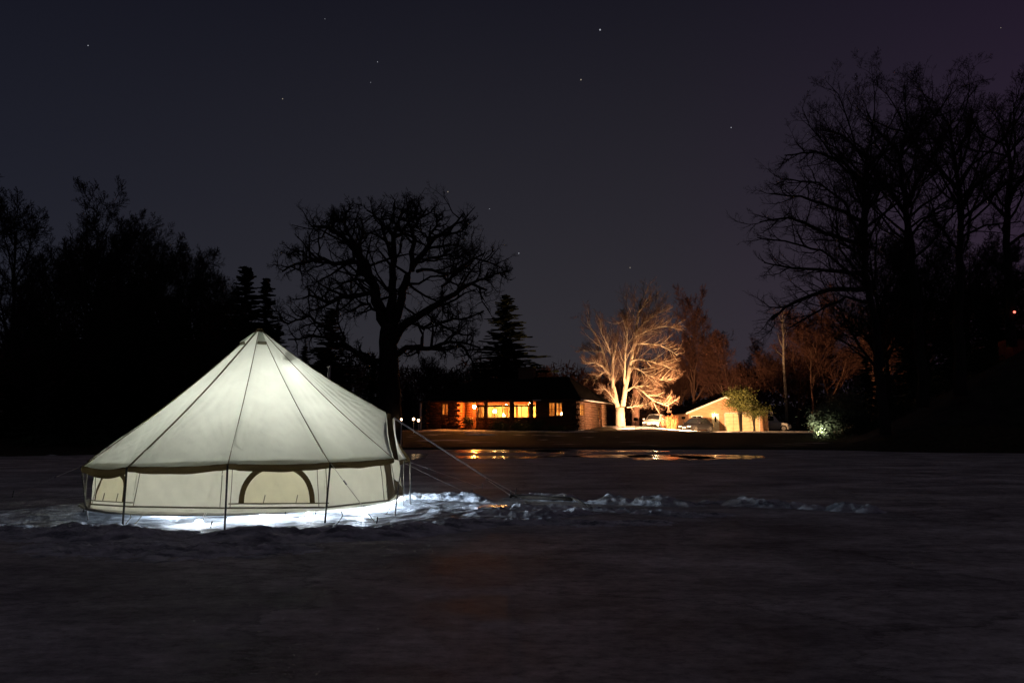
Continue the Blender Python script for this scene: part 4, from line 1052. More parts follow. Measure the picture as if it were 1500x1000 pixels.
# twiggy orange-lit bush between the cars
t = Tree(95, gnarl=0.14, up=0.12, ratio=0.5, spread=(15, 45), counts=(8, 7, 5), tw=0.008, max_level=3, tip=0.25)
bl = Vector(gp(981, 71.5))
for k in range(46):
    a = t.r.uniform(0, 6.283); s_ = t.r.uniform(.1, 1.0)
    t.grow(Vector((math.cos(a)*.5*s_, math.sin(a)*.4*s_, 0)), Vector((math.cos(a)*s_*0.95, math.sin(a)*s_*.9, 1)).normalized(), t.r.uniform(.8, 1.35), 0.014, 2 if k > 6 else 1)
o = empty('twiggy_bush', bl); tag(o, 'round leafless bush glowing orange between the two parked cars', 'bush')
t.tk.build('stem', M['bush_twig'], o); t.cr.build('twigs', M['bush_twig'], o)

# ---------------------------------------------------------------- log house
HO = Vector((-8.0, 71.06, 1.0)); HR = math.atan2(-0.347, 0.938)
HS = empty('log_house', HO, HR); tag(HS, 'low log house with hipped roof and warmly lit windows across the pond', 'house')
LEN, DEP, WH = 14.57, 11.7, 2.66
def hx_of(px):
    r_ = (px-750)/1083.0; t_ = (5.67-66*r_)/(.938+.347*r_); return LEN-t_
def log_wall(mb, x0, x1, z0, z1, y=0.0, depth=0.10, pitch=0.24, axis='x', sgn=-1):
    """courses of half-round logs between two ends; sgn = outward side"""
    n = max(1, int(round((z1-z0)/pitch))); h = (z1-z0)/n; prof = []
    for i in range(n):
        for k in range(6):
            a = math.pi*k/6
            prof.append((y+sgn*(0.02+depth*math.sin(a)), z0+i*h+h*(0.5-0.5*math.cos(a))))
    prof.append((y+sgn*0.02, z1)); prof += [(y-sgn*0.12, z1), (y-sgn*0.12, z0)]
    m_ = len(prof)
    a = [(x0, p, q) if axis == 'x' else (p, x0, q) for p, q in prof]; b = [(x1, p, q) if axis == 'x' else (p, x1, q) for p, q in prof]
    mb.add(a+b, [(i, (i+1) % m_, m_+(i+1) % m_, m_+i) for i in range(m_)]+[tuple(range(m_))[::-1], tuple(range(m_, 2*m_))])
fw = MB()
opening = [(hx_of(648), hx_of(657.6), 1.34, 2.42)]
sx = [hx_of(v) for v in (698, 710, 714.5, 747, 753, 776, 780.5, 785.6)]
px0, px1 = 3.15, sx[0]
w5 = (hx_of(804), hx_of(823.6), 1.22, 2.42)
def wall_with(mb, x0, x1, ops, z1=WH):
    xs_ = x0
    for (a, b, z0_, z1_) in ops:
        log_wall(mb, xs_, a, 0.0, z1); log_wall(mb, a, b, 0.0, z0_)
        if z1-z1_ > 0.08: log_wall(mb, a, b, z1_, z1)
        xs_ = b
    log_wall(mb, xs_, x1, 0.0, z1)
wall_with(fw, 0.0, px0, opening)
SUNTOP = 2.62
ops = [(sx[0]+.02, sx[1], 1.08, SUNTOP), (sx[2], sx[3], 1.08, SUNTOP), (sx[4], sx[5], 1.08, SUNTOP), (sx[6], sx[7], 1.08, SUNTOP), w5]
wall_with(fw, px1, LEN, ops)
log_wall(fw, px0, px1, 0.12, WH, y=1.6, depth=0.09)             # porch back wall
log_wall(fw, -0.02, 1.6, 0.12, WH, y=px0-0.06, axis='y', sgn=1)  # porch cheek
log_wall(fw, 0.14, 1.6, 0.12, WH, y=px1+0.06, axis='y', sgn=-1)
log_wall(fw, 0.1, DEP, 0.0, WH, y=0.02, axis='y', sgn=-1)
log_wall(fw, 0.1, LEN-.1, 0.0, WH, y=DEP, sgn=1)
fw.build('front_wall', M['log'], HS, True)
sw = MB()
y0s, y1s = 1.2, 2.9
y2s, y3s = 8.2, 9.4
for (a, b, z0_, z1_) in ((0.14, y0s, 0, WH), (y0s, y1s, 0, 1.25), (y0s, y1s, 2.32, WH), (y1s, y2s, 0, WH), (y2s, y3s, 0, 1.0), (y2s, y3s, 2.4, WH), (y3s, DEP-.1, 0, WH)):
    log_wall(sw, a, b, z0_, z1_, y=LEN, axis='y', sgn=1)
sw.build('side_wall', M['side_log'], HS, True)
for (x, y) in ((px0-0.06, -0.02), (0.0, 0.0), (LEN, 0.0)):
    le = MB()
    for i in range(11):
        z = 0.12+0.24*i
        if (i % 2) == 0: le.tube([(x, y-0.34, z), (x, y+0.1, z)], 0.115, 10)
        else: le.tube([(x-0.1, y, z), (x+(0.34 if x > 1 else -0.34), y, z)], 0.115, 10)
    le.build('log_corner', M['log'], HS, True)
# roof (hipped) with fascia
rf = MB(); ov = 0.65; ze = WH+0.02; zr_ = 5.15; yr = DEP/2
c = [(-ov, -ov, ze), (LEN+ov, -ov, ze), (LEN+ov, DEP+ov, ze), (-ov, DEP+ov, ze), (2.6, yr, zr_), (LEN-2.3, yr, zr_)]
cb = [(p[0], p[1], p[2]-0.16) for p in c[:4]]
rf.add(c+cb, [(0, 1, 5, 4), (1, 2, 5), (2, 3, 4, 5), (3, 0, 4), (6, 7, 8, 9)])
ro = rf.build('roof', M['shingle'], HS)
fs = MB(); fs.add([c[0], c[1], c[2], c[3]]+cb, [(0, 4, 5, 1), (1, 5, 6, 2), (2, 6, 7, 3), (3, 7, 4, 0)])
fs.v = [(p[0]+(0.004 if p[0] > 1 else -.004), p[1]+(0.004 if p[1] > 1 else -.004), p[2]) for p in fs.v]
fs.build('fascia', M['frame_wood'], ro)
gt = MB(); gt.tube([(LEN+ov+.05, -ov, ze-.06), (LEN+ov+.05, DEP+ov, ze-.06)], 0.06, 8); gt.build('gutter', M['white_paint'], ro, True)
gt = MB(); gt.tube([(hx_of(784), -ov-.05, ze-.05), (hx_of(796), -ov-.05, ze-.05)], 0.05, 8); gt.build('gutter', M['white_paint'], ro, True)
ch = MB(); xx = LEN-6.6; ch.bx(xx-.75, xx+.75, yr-.45, yr+.45, 4.3, 5.95); ch.bx(xx-.82, xx+.82, yr-.52, yr+.52, 5.95, 6.08); ch.build('chimney', M['brick'], ro)
fl2 = MB(); fl2.tube([(xx+.45, yr, 6.07), (xx+.45, yr, 6.3)], .14, 10); fl2.build('flue', M['dark_steel'], ro)
# interior shells so that one looks into real rooms
def room(x0, x1, y0, y1, z0=0.15, z1=2.58, mat='plaster', side=True):
    m_ = MB()
    m_.add([(x0, y0, z0), (x1, y0, z0), (x1, y1, z0), (x0, y1, z0), (x0, y0, z1), (x1, y0, z1), (x1, y1, z1), (x0, y1, z1)],
           [(0, 1, 2, 3), (7, 6, 5, 4), (2, 6, 7, 3), (0, 3, 7, 4)]+([(1, 5, 6, 2)] if side else []))
    m_.build('room', M[mat], HS)
room(0.3, px0-.25, 0.14, 3.0); room(px1+.2, sx[7]+.35, 0.14, 3.6); room(w5[0]-.5, LEN-.13, 0.16, 3.6, side=False)
room(LEN-3.2, LEN-.13, 7.4, 10.6, side=False)
def glaze(x0, x1, z0, z1, nx, nz, y=-0.02, transom=None, axis='x', xpos=0):
    f = MB(); b = 0.045
    def pc(u0, u1, za, zb, dy=0.05):
        if axis == 'x': f.bx(u0, u1, y-dy, y+dy, za, zb)
        else: f.bx(xpos-dy, xpos+dy, u0, u1, za, zb)
    pc(x0, x0+b, z0, z1); pc(x1-b, x1, z0, z1); pc(x0+b, x1-b, z0, z0+b); pc(x0+b, x1-b, z1-b, z1)
    for i in range(1, nx): xx_ = x0+(x1-x0)*i/nx; pc(xx_-.02, xx_+.02, z0+b, z1-b, .04)
    for i in range(1, nz):
        zz = z0+(z1-z0)*i/nz
        for k in range(nx): pc(x0+(x1-x0)*k/nx+.021, x0+(x1-x0)*(k+1)/nx-.021, zz-.015, zz+.015, .035)
    wo = f.build('window', M['frame_wood'], HS)
    g_ = MB()
    if axis == 'x': g_.bx(x0+b, x1-b, y-.004, y+.004, z0+b, z1-b)
    else: g_.bx(xpos-.004, xpos+.004, x0+b, x1-b, z0+b, z1-b)
    g_.build('pane', M['glass'], wo)
    return wo
glaze(*opening[0][:2], *opening[0][2:], 2, 2)
for q in ((0, 1), (2, 3), (4, 5), (6, 7)):
    a, b = sx[q[0]]+.02*(q[0] == 0), sx[q[1]]
    wo = glaze(a, b, 1.08, 2.14, 3 if q == (2, 3) else (2 if q == (4, 5) else 1), 1)
    tr = MB(); tr.bx(a, b, -.09, .09, 2.14, 2.26); tr.build('transom_bar', M['frame_wood'], wo)
    bl_ = MB(); bl_.bx(a+.03, b-.03, -.012, .012, 2.28, 2.60); bl_.build('blind', M['blind'], wo)
for a, b in ((w5[0], (w5[0]+w5[1])/2-.05), ((w5[0]+w5[1])/2+.05, w5[1])): glaze(a, b, w5[2], w5[3], 2, 2)
mu_ = MB(); mu_.bx((w5[0]+w5[1])/2-.05, (w5[0]+w5[1])/2+.05, -.09, .05, w5[2], w5[3]); mu_.build('mullion', M['frame_wood'], HS)
glaze(y0s, y1s, 1.25, 2.32, 2, 2, axis='y', xpos=LEN+.02); glaze(y2s, y3s, 1.0, 2.4, 2, 3, axis='y', xpos=LEN+.02)
# curtains
def curtain(x0, x1, y, z0, z1, name='curtain'):
    m_ = MB(); n = 30
    m_.grid([[(x0+(x1-x0)*i/n, y+0.035*math.sin(i*1.35)+.01*math.sin(i*.7), z0+(z1-z0)*k) for k in (0, 1)] for i in range(n+1)]); m_.build(name, M['curtain'], HS, True, solid=.006)
curtain(sx[0]+.1, sx[1]-.25, .35, .6, 2.3); curtain(sx[3]-.75, sx[3]-.28, .4, .6, 2.2); curtain(sx[4]+.02, sx[4]+.25, .35, .6, 2.2); curtain(sx[5]-.3, sx[5]-.02, .35, .6, 2.2)
curtain(w5[0]-.05, (w5[0]+w5[1])/2, .30, .9, 2.5); curtain((w5[0]+w5[1])/2+.05, w5[1]-.02, .30, 1.55, 2.5); curtain(opening[0][0]-.05, opening[0][1]+.05, .40, 1.2, 2.5)
# porch deck, door, post
pd = MB(); pd.bx(px0+.06, px1-.06, -0.5, 1.48, 0.0, 0.12); pd.build('porch_deck', M['timber'], HS)
dr_ = MB(); dr_.bx(px0+.75, px0+1.55, 1.40, 1.46, .13, 2.12); do = dr_.build('door', M['frame_wood'], HS); h_ = MB(); h_.ball((px0+.85, 1.37, 1.1), .04); h_.build('handle', M['alloy'], do)
cp = MB(); cp.bx(-0.60, -0.45, -.62, -.47, 0, WH-.16); cp.build('corner_post', M['white_paint'], HS)
fb_ = MB(); fb_.bx(0.1, LEN-.1, 0.06, DEP-.1, -.5, -.004); fb_.build('foundation', M['stone'], HS)
fd = MB(); fd.bx(LEN-.05, LEN+.22, 9.6, DEP+.1, -.2, .30); fd.build('foundation', M['stone'], HS)
HM = Matrix.Translation(HO) @ Matrix.Rotation(HR, 4, 'Z')
def hw(x, y, z): return HM @ Vector((x, y, z))
o = lamp('porch_lamp', 'porch_glow', hw(hx_of(693), .35, 2.12), .125, 'round glowing porch lamp hanging at the entrance of the house', 'lamp')
m_ = MB(); m_.tube([(0, 0, .1), (0, 0, .36)], .015, 6); m_.build('stem', M['dark_steel'], o)
def table_lamp(loc, lab, r=.11, mat='table_glow'):
    o = empty('table_lamp', loc); tag(o, lab, 'lamp', 'lamps inside the house')
    b = MB(); b.lathe([(r*.7, .12), (r*1.25, -.12)], 14); b.build('shade', M[mat], o, True)
    b = MB(); b.lathe([(.02, -.10), (.03, -.2), (.08, -.3), (.05, -.42), (.001, -.42)], 12); b.build('base', M['terracotta'], o, True)
    b = MB(); b.bx(-.3, .3, -.2, .2, -.45, -.42); 
    for s_ in (-1, 1):
        for q in (-1, 1): b.bx(s_*.27-.02, s_*.27+.02, q*.17-.02, q*.17+.02, -1.0, -.45)
    b.build('stand', M['timber'], o)
table_lamp(hw(hx_of(736), .55, 1.36), 'brightest shaded lamp low at the right of the wide house window', .15)
table_lamp(hw(hx_of(744.5), .9, 1.62), 'small lamp beside the brightest one in the wide house window', .10)
table_lamp(hw(hx_of(719), 1.0, 1.72), 'lamp at the left end of the wide house window', .14)
table_lamp(hw(hx_of(709), .6, 1.64), 'little lamp in the leftmost sunroom window by the porch', .07)
table_lamp(hw(hx_of(820.5), .75, 1.45), 'lamp low in the right half of the paired house window', .14)
def ceil_lamp(loc, lab, r=.12):
    o = empty('ceiling_lamp', loc); tag(o, lab, 'lamp', 'lamps inside the house')
    b = MB(); b.ball((0, 0, 0), r, 12, 8, .6); b.build('globe', M['room_glow'], o, True)
    b = MB(); b.tube([(0, 0, .07), (0, 0, .14)], .02, 6); b.build('stem', M['dark_steel'], o)
ceil_lamp(hw((sx[2]+sx[3])/2, 2.0, 2.43), 'ceiling lamp of the sunroom above the wide window', .16)
ceil_lamp(hw((sx[4]+sx[5])/2, 1.8, 2.43), 'ceiling lamp behind the square sunroom window', .16)
ceil_lamp(hw((opening[0][0]+opening[0][1])/2, 1.2, 2.43), 'ceiling lamp of the small room at the left end of the house', .08)
ceil_lamp(hw(13.0, 1.9, 2.43), 'ceiling lamp of the corner room at the right end of the house', .11)
ceil_lamp(hw(13.2, 9.0, 2.43), 'ceiling lamp of the back room on the lit side of the house', .09)
# porch furniture
def pot_plant(loc, s, lab):
    o = empty('potted_plant', loc); tag(o, lab, 'plant', 'potted plants on the porch')
    b = MB(); b.lathe([(.001, 0), (.15*s, 0), (.2*s, .3*s), (.18*s, .3*s), (.001, .27*s)], 14); b.build('pot', M['terracotta'], o, True)
    rn = np.random.RandomState(int(s*100)); n = 260
    C_ = rn.normal(0, 1, (n, 3))*np.array([.17, .17, .2])*s+np.array([0, 0, .62*s]); U_ = rn.normal(0, 1, (n, 3)); U_ /= np.linalg.norm(U_, axis=1)[:, None]
    V_ = np.cross(U_, rn.normal(0, 1, (n, 3))); V_ /= np.linalg.norm(V_, axis=1)[:, None]
    b = MB(); b.quads(C_, U_*.07*s, V_*.03*s); b.build('foliage', M['needles'], o)
pot_plant(hw(hx_of(684), -.1, .12), 1.05, 'dark potted shrub on the left of the glowing porch')
pot_plant(hw(hx_of(690), -.1, .12), 0.92, 'dark potted shrub on the right of the glowing porch')
# garden lamps left of the house
for px, py, Yd, lab in ((588, 614, 44.3, 'leftmost garden lamp, beside the tent door'), (606, 613.5, 60, 'middle garden lamp left of the house'), (613, 615.5, 59, 'garden lamp nearest the left end of the house')):
    p = at(px, py, Yd); o = empty('garden_lamp', p); tag(o, lab, 'lamp', 'garden lamps left of the house')
    b = MB(); b.ball((0, 0, 0), .10 if px > 590 else .06, 12, 8); b.build('globe', M['garden_glow'], o, True)
    b = MB(); b.tube([(0, 0, gzf(p.x, Yd)-p.z-.1), (0, 0, -.14)], .03, 8); b.lathe([(.05, -.15), (.09, -.11), (.05, -.09)], 10); b.build('post', M['white_paint'], o)

# ---------------------------------------------------------------- garage
GY = 80.0; gx0 = (1007.7-750)/1083*GY; gx1 = (1123-750)/1083*GY; gzb = gzf((gx0+gx1)/2, GY)-.02
GO = Vector((gx0, GY, gzb)); G = empty('garage', GO); tag(G, 'low gabled garage with pale lift door, lit orange by the floodlight', 'garage')
gw = gx1-gx0; gh = 2.08; gp_ = at(1060, 582.5, GY).z-gzb; gpx = (1059.7-750)/1083*GY-gx0; gd = 8.0
def gxp(px): return (px-750)/1083*GY-gx0
ddx0, ddx1 = gxp(1041), gxp(1051.5); wx0, wx1 = gxp(1011.5), gxp(1027); dgx0, dgx1 = gxp(1059.5), gxp(1111)
m_ = MB()
def gwall(x0, x1, z0, z1):   # lap siding between x0 and x1
    n = max(1, int((z1-z0)/.2)); h = (z1-z0)/n
    for i in range(n):
        m_.add([(x0, -.03, z0+i*h), (x1, -.03, z0+i*h), (x1, -.006, z0+(i+1)*h), (x0, -.006, z0+(i+1)*h), (x0, 0, z0+i*h), (x1, 0, z0+i*h)], [(0, 1, 2, 3), (4, 5, 1, 0)])
gwall(0, wx0, 0, gh); gwall(wx0, wx1, 0, 1.0); gwall(wx0, wx1, 1.75, gh); gwall(wx1, ddx0, 0, gh); gwall(ddx0, ddx1, 1.98, gh); gwall(ddx1, dgx0, 0, gh); gwall(dgx0, dgx1, 2.0, gh); gwall(dgx1, gw, 0, gh)
n = 9
def gable_x(z):   # extents at height z
    t_ = (z-gh)/(gp_-gh); return gpx*t_, gw-(gw-gpx)*t_
for i in range(n):
    za, zb = gh+(gp_-gh)*i/n, gh+(gp_-gh)*(i+1)/n; a0, a1 = gable_x(za); b0, b1 = gable_x(zb)
    m_.add([(a0, -.03, za), (a1, -.03, za), (b1, -.006, zb), (b0, -.006, zb), (a0, 0, za), (a1, 0, za)], [(0, 1, 2, 3), (4, 5, 1, 0)])
m_.add([(0, 0, 0), (0, gd, 0), (0, gd, gh), (0, 0, gh), (gw, 0, 0), (gw, gd, 0), (gw, gd, gh), (gw, 0, gh), (gpx, gd, gp_)], [(0, 3, 2, 1), (4, 5, 6, 7), (1, 2, 8, 6, 5)])
m_.build('wall', M['siding'], G)
m_ = MB(); o_ = .42; th = .12
def slope(xa, za, xb, zb):
    dx_, dz_ = xa-xb, za-zb; l = math.hypot(dx_, dz_); xe, ze_ = xa+dx_/l*o_, za+dz_/l*o_
    m_.add([(xe, -.45, ze_), (xb, -.45, zb), (xb, gd+.4, zb), (xe, gd+.4, ze_), (xe, -.45, ze_+th), (xb, -.45, zb+th), (xb, gd+.4, zb+th), (xe, gd+.4, ze_+th)],
           [(0, 1, 2, 3), (7, 6, 5, 4), (0, 4, 5, 1), (0, 3, 7, 4), (3, 2, 6, 7)])
slope(0, gh+.005, gpx, gp_+.005); slope(gw, gh+.005, gpx, gp_+.005); gro = m_.build('roof', M['shingle'], G)
m_ = MB()
for xa, sg in ((0, -1), (gw, 1)):
    dx_, dz_ = (xa-gpx), (gh-gp_); l = math.hypot(dx_, dz_); xe, ze_ = xa+dx_/l*o_, gh+dz_/l*o_
    m_.add([(xe, -.452, ze_-.05), (gpx, -.452, gp_-.05), (gpx, -.452, gp_+.14), (xe, -.452, ze_+.14), (xe, -.49, ze_-.05), (gpx, -.49, gp_-.05), (gpx, -.49, gp_+.14), (xe, -.49, ze_+.14)], [(4, 5, 6, 7), (0, 1, 5, 4), (3, 7, 6, 2), (0, 4, 7, 3), (0, 3, 2, 1)])
m_.build('bargeboard', M['white_paint'], gro)
m_ = MB()
for i in range(5):
    z0_, z1_ = .02+i*.394, .02+(i+1)*.394-.012
    for k in range(4):
        xa = dgx0+.08+(dgx1-dgx0-.16)*k/4; xb = dgx0+.08+(dgx1-dgx0-.16)*(k+1)/4
        m_.bx(xa+.015, xb-.015, .0, .05, z0_, z1_); m_.bx(xa+.12, xb-.12, -.018, -.001, z0_+.07, z1_-.07)
gdo = m_.build('garage_door', M['garage_panel'], G); m_ = MB(); m_.bx(dgx0, dgx0+.08, -.05, .03, 0, 2.0); m_.bx(dgx1-.08, dgx1, -.05, .03, 0, 2.0); m_.bx(dgx0+.08, dgx1-.08, -.05, .03, 1.995, 2.08); m_.build('door_frame', M['white_paint'], gdo)
m_ = MB(); m_.bx((dgx0+dgx1)/2-.12, (dgx0+dgx1)/2+.12, -.06, -.03, .25, .30); m_.build('handle', M['dark_steel'], gdo)
m_ = MB(); m_.bx(ddx0+.07, ddx1-.07, -.02, .02, .02, 1.92); m_.bx(ddx0+.2, ddx1-.2, -.03, -.021, 1.0, 1.75); do = m_.build('door', M['white_paint'], G)
m_ = MB(); m_.bx(ddx0, ddx0+.07, -.05, .03, 0, 1.98); m_.bx(ddx1-.07, ddx1, -.05, .03, 0, 1.98); m_.bx(ddx0+.07, ddx1-.07, -.05, .03, 1.92, 1.98); m_.build('door_frame', M['white_paint'], do)
m_ = MB(); m_.bx(ddx0+.28, ddx1-.28, -.036, -.031, 1.06, 1.69); m_.build('pane', M['dark_glass'], do); m_ = MB(); m_.ball((ddx1-.17, -.06, 1.0), .035); m_.build('handle', M['alloy'], do)
m_ = MB(); m_.bx(wx0+.06, wx1-.06, -.01, .01, 1.06, 1.69); wo = m_.build('window', M['dark_glass'], G)
m_ = MB(); m_.bx(wx0, wx0+.06, -.06, .02, 1.0, 1.75); m_.bx(wx1-.06, wx1, -.06, .02, 1.0, 1.75); m_.bx(wx0+.06, wx1-.06, -.06, .02, 1.0, 1.06); m_.bx(wx0+.06, wx1-.06, -.06, .02, 1.69, 1.75); m_.bx((wx0+wx1)/2-.02, (wx0+wx1)/2+.02, -.05, -.015, 1.06, 1.69); m_.build('frame', M['white_paint'], wo)
m_ = MB(); m_.bx(dgx0-.32, dgx0-.02, -.08, -.031, 0, gh); m_.build('corner_board', M['siding'], G)
p = GO+Vector(((ddx0+ddx1)/2-.15, -.25, 1.86))
o = lamp('wall_lamp', 'table_glow', p, .07, 'small wall lamp glowing above the garage side door', 'lamp'); m_ = MB(); m_.bx(-.03, .03, .06, .22, -.02, .05); m_.build('bracket', M['dark_steel'], o)

# ---------------------------------------------------------------- cars
def car(name, loc, rz, L_, W_, H_, mat, label, suv=False, lit=False):
    o = empty(name, loc, rz); tag(o, label, 'car', 'cars parked by the garage')
    hw_ = W_/2; belt = H_*0.60; sill = 0.24
    # lower body, front at -x
    st = [(-.5, .50*belt, .74, .80), (-.485, .60*belt, .80, .62), (-.42, .80*belt, .95, .5), (-.30, .88*belt, 1, .42), (-.22, .94*belt, 1, .42), (0, belt, 1, .42), (.25, 1.02*belt, 1, .42), (.42, 1.02*belt, .97, .45), (.48, .95*belt, .90, .6), (.5, .72*belt, .82, .8)]
    rings = []
    for (fx, zt, wf, _) in st:
        x = fx*L_; w_ = hw_*wf; zb = sill if abs(fx) < .47 else sill+.1
        rings.append([(x, -w_*.93, zb), (x, -w_, zb+.16), (x, -w_, zt-.14), (x, -w_*.95, zt-.03), (x, -w_*.80, zt), (x, 0, zt+.025), (x, w_*.80, zt), (x, w_*.95, zt-.03), (x, w_, zt-.14), (x, w_, zb+.16), (x, w_*.93, zb)])
    b = MB(); b.grid(rings); n = 11
    b.f.append(tuple(range(n))); b.f.append(tuple(range(len(b.v)-n, len(b.v)))[::-1])
    # greenhouse
    if suv: gs = [(-.22, belt*.95, belt*.96, .9, .88), (-.10, belt, H_*.97, .93, .78), (.05, belt, H_, .94, .78), (.30, belt, H_*.99, .94, .77), (.44, belt, H_*.95, .92, .75), (.485, belt, belt+.05, .9, .86)]
    else: gs = [(-.24, belt*.93, belt*.95, .9, .88), (-.06, belt, H_*.975, .92, .72), (.06, belt, H_, .93, .72), (.22, belt, H_*.98, .93, .71), (.44, belt, belt+.06, .9, .84)]
    r2 = []
    for (fx, zb, zt, wb, wt) in gs:
        x = fx*L_; r2.append([(x, -hw_*wb, zb), (x, -hw_*wt, zt-.05), (x, -hw_*wt*.86, zt), (x, 0, zt+.02), (x, hw_*wt*.86, zt), (x, hw_*wt, zt-.05), (x, hw_*wb, zb)])
    b.grid(r2)
    bo = b.build('body', M[mat], o, True)
    # glass: side panels, windscreen, rear screen, set just outside the shell
    gl = MB()
    def P_(k, side, t_):
        a = Vector(r2[k][0 if side < 0 else 6]); c_ = Vector(r2[k][1 if side < 0 else 5]); return a.lerp(c_, t_)+Vector((0, side*.012, 0))
    for s_ in (-1, 1):
        for k in range(1, len(r2)-2 if suv else len(r2)-2):
            a, c_ = P_(k, s_, .12), P_(k+1, s_, .12); d, e = P_(k, s_, .92), P_(k+1, s_, .92)
            q0, q1 = .05, .95
            gl.add([a.lerp(c_, q0), a.lerp(c_, q1), d.lerp(e, q1), d.lerp(e, q0)], [(0, 1, 2, 3)])
    def scr(k0, k1, off):
        A = [Vector(r2[k0][1]), Vector(r2[k0][5])]; B = [Vector(r2[k1][1]), Vector(r2[k1][5])]
        m0, m1 = A[0].lerp(B[0], .12), A[1].lerp(B[1], .12); n0, n1 = A[0].lerp(B[0], .90), A[1].lerp(B[1], .90)
        o2 = Vector((off, 0, .03)); c0 = m0.lerp(m1, .5)+Vector((0, 0, .05)); c1 = n0.lerp(n1, .5)+Vector((0, 0, .055))
        gl.add([m0.lerp(m1, .07)+o2, c0+o2, m1.lerp(m0, .07)+o2, n1.lerp(n0, .07)+o2, c1+o2, n0.lerp(n1, .07)+o2], [(0, 1, 4, 5), (1, 2, 3, 4)])
    scr(0, 1, -.03); scr(len(r2)-1, len(r2)-2, .03)
    gl.build('windows', M['dark_glass'], o)
    for s_ in (-1, 1):
        h = MB(); h.box((-L_*.478, s_*hw_*.60, belt*.62), (.10, .34, .15)); h.build('headlight', M['yard_glow'] if (lit and s_ == lit) else M['lens'], o)
        h = MB(); h.box((L_*.488, s_*hw_*.68, belt*.80), (.08, .22, .22)); h.build('tail_light', M['red_lens'], o)
        h = MB(); h.box((-.17*L_, s_*(hw_+.09), belt+.06), (.10, .18, .13)); h.build('mirror', M[mat], o)
    gr_ = MB(); gr_.box((-L_*.497, 0, belt*.55), (.05, W_*.42, .16)); gr_.box((-L_*.492, 0, .33), (.08, W_*.7, .12)); gr_.build('grille', M['rubber'], o)
    pl = MB(); pl.box((-L_*.505, 0, .45), (.02, .42, .11)); pl.build('number_plate', M['white_paint'], o)
    for fx in (-.31, .30):
        for s_ in (-1, 1):
            wr = .33 if not suv else .36
            ty = MB(); c_ = Vector((fx*L_, s_*(hw_-.09), wr)); ty.tube([c_-Vector((0, .11, 0)), c_-Vector((0, .09, 0)), c_+Vector((0, .09, 0)), c_+Vector((0, .11, 0))], [wr*.93, wr, wr, wr*.93], 20); w_o = empty('wheel', (0, 0, 0)); w_o.parent = o
            ty.build('tyre', M['rubber'], w_o); rm = MB(); rm.tube([c_-Vector((0, .117, 0)), c_+Vector((0, .117, 0))], wr*.62, 14); rm.build('rim', M['alloy'], w_o)
    return o
def carloc(px, Yd): x = (px-750)/1083*Yd; return (x, Yd, gzf(x, Yd)+.02)
car('parked_car', carloc(959, 74), R(62), 4.1, 1.75, 1.42, 'white_car_paint', 'white car beside the lit tree with one headlight glowing', False, -1)
car('parked_car', carloc(1018, 74.5), R(40), 3.9, 1.72, 1.42, 'black_car_paint', 'black car parked in front of the garage window')
car('parked_car', carloc(1124, 84), R(168), 4.6, 1.85, 1.85, 'white_car_paint', 'pale car standing at the right end of the garage', True)

# ---------------------------------------------------------------- yard lights
def flood(loc, dirv, size, mat, label, group=None):
    o = empty('floodlight', loc); tag(o, label, 'floodlight', group)
    d = Vector(dirv).normalized(); q = d.to_track_quat('Y', 'Z').to_matrix().to_4x4()
    def tr(mb):
        mb.v = [tuple(q @ Vector(p)) for p in mb.v]; return mb
    s = size
    b = MB(); b.bx(-s, s, -.10, -.02, -s*.7, s*.7); 
    b.bx(-s-.02, -s, -.10, .06, -s*.7-.02, s*.7+.02); b.bx(s, s+.02, -.10, .06, -s*.7-.02, s*.7+.02); b.bx(-s, s, -.10, .06, s*.7, s*.7+.02); b.bx(-s, s, -.10, .06, -s*.7-.02, -s*.7)
    tr(b).build('housing', M['dark_steel'], o)
    f = MB(); f.add([(-s*.96, .0, -s*.66), (s*.96, .0, -s*.66), (s*.96, .0, s*.66), (-s*.96, .0, s*.66)], [(0, 1, 2, 3)]); tr(f).build('lamp_face', M[mat], o)
    st = MB(); st.tube([(0, 0, -size*.7), (0, 0, gzf(loc[0], loc[1])-loc[2]-.1)], .02, 6); st.build('stake', M['dark_steel'], o)
def fpos(px, Yd, h): x = (px-750)/1083*Yd; return Vector((x, Yd, gzf(x, Yd)+h))
flood(fpos(930, 65.4, 1.0), (-.05, 1, .42), .16, 'flood_glow', 'low floodlight on the snow aimed up at the forked tree')
flood(fpos(1000, 65.6, 1.2), (.45, 1, .04), .13, 'garage_flood', 'low floodlight on the snow aimed at the garage front')
p = fpos(1198, 54.8, .30); flood(p, (.25, 1, .9), .07, 'bush_glow', 'small white spotlight under the leafy bush by the slope')

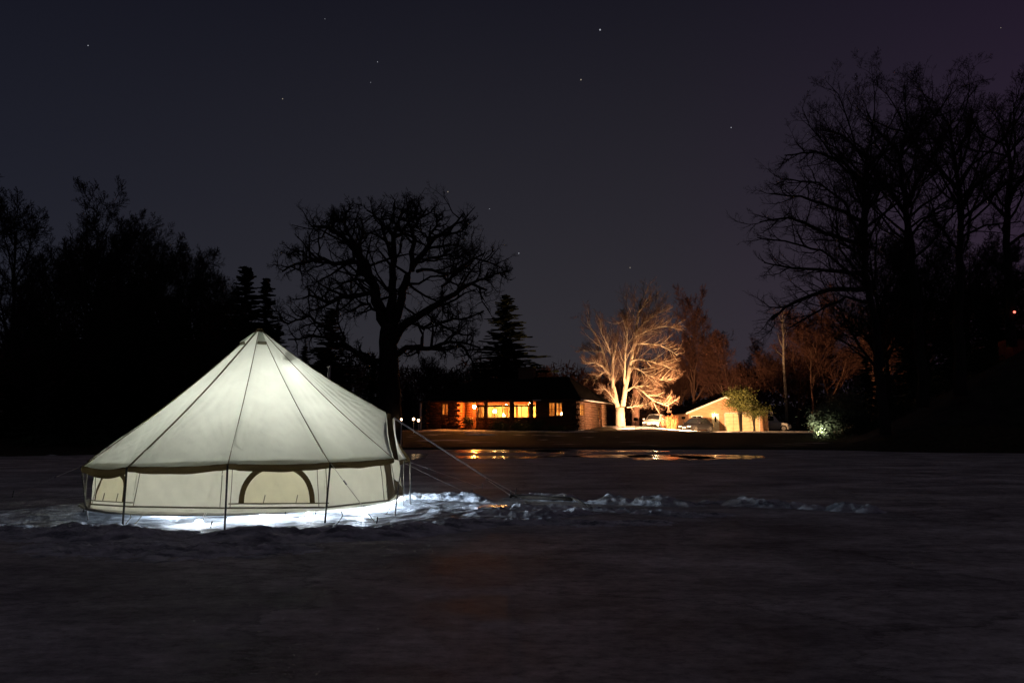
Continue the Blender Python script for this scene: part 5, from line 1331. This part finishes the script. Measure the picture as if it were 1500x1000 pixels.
# hut with red light at the top of the slope
p = Vector(gp(1508, 45)); p.z -= .75; o = empty('hut', p, R(-15)); tag(o, 'small red-lit hut on top of the dark slope at the right edge', 'hut')
m_ = MB(); m_.bx(-1.0, 2.2, -.8, 1.6, -.3, 1.4); m_.build('wall', M['red_paint'], o)
m_ = MB(); m_.add([(-1.2, -1.05, 1.38), (2.4, -1.05, 1.38), (2.4, .4, 2.0), (-1.2, .4, 2.0), (2.4, 1.85, 1.38), (-1.2, 1.85, 1.38)], [(0, 1, 2, 3), (3, 2, 4, 5)]); m_.build('roof', M['shingle'], o, solid=.08)
m_ = MB(); m_.bx(.2, .9, -.84, -.80, -.3, 1.2); m_.build('door', M['frame_wood'], o)
p2 = at(1486, 457, 43.6); o2 = lamp('wall_lamp', 'red_glow', p2, .07, 'small red lamp glowing on the hut at the right edge', 'lamp'); m_ = MB(); m_.bx(-.03, .03, .05, .2, -.03, .03); m_.build('bracket', M['dark_steel'], o2)

# ---------------------------------------------------------------- stars
ST_ = [(879, 44, 1.0, 0, 'brightest star, high above the floodlit tree'), (851, 117, .8, 1, 'second bright star, just below the brightest one'), (1071, 187, .62, 0, 'star left of the tall trees on the slope'),
       (553, 91, .5, 0, 'faint star high between tent and oak'), (414, 145, .6, 1, 'star high above the tent top'), (129, 67, .62, 0, 'star near the upper left corner'), (656, 281, .7, 1, 'star right at the upper edge of the oak crown'),
       (717, 306, .4, 0, 'faint star just right of the oak crown'), (760, 371, .6, 0, 'star above the tall spruce by the house'), (923, 392, .6, 1, 'low star just above the floodlit tree'), (476, 28, .38, 0, 'faint star near the top edge above the tent'),
       (543, 121, .38, 0, 'faintest star below the one between tent and oak'), (1466, 41, .42, 1, 'faint star in the violet upper right corner')]
for px, py, r_, wm, lab in ST_:
    o = empty('star', at(px, py, 1800)); tag(o, lab, 'star', 'stars in the night sky')
    b = MB(); b.ball((0, 0, 0), 2.0*r_, 8, 6); me = b.build('glow', M['star_warm' if wm else 'star'], o)
SC.cycles.max_bounces = 8; SC.cycles.diffuse_bounces = 5; SC.cycles.transparent_max_bounces = 12
SC.cycles.sample_clamp_indirect = 6.0
SC.cycles.use_denoising = True; SC.cycles.denoising_input_passes = 'RGB_ALBEDO_NORMAL'; SC.cycles.denoising_prefilter = 'ACCURATE'
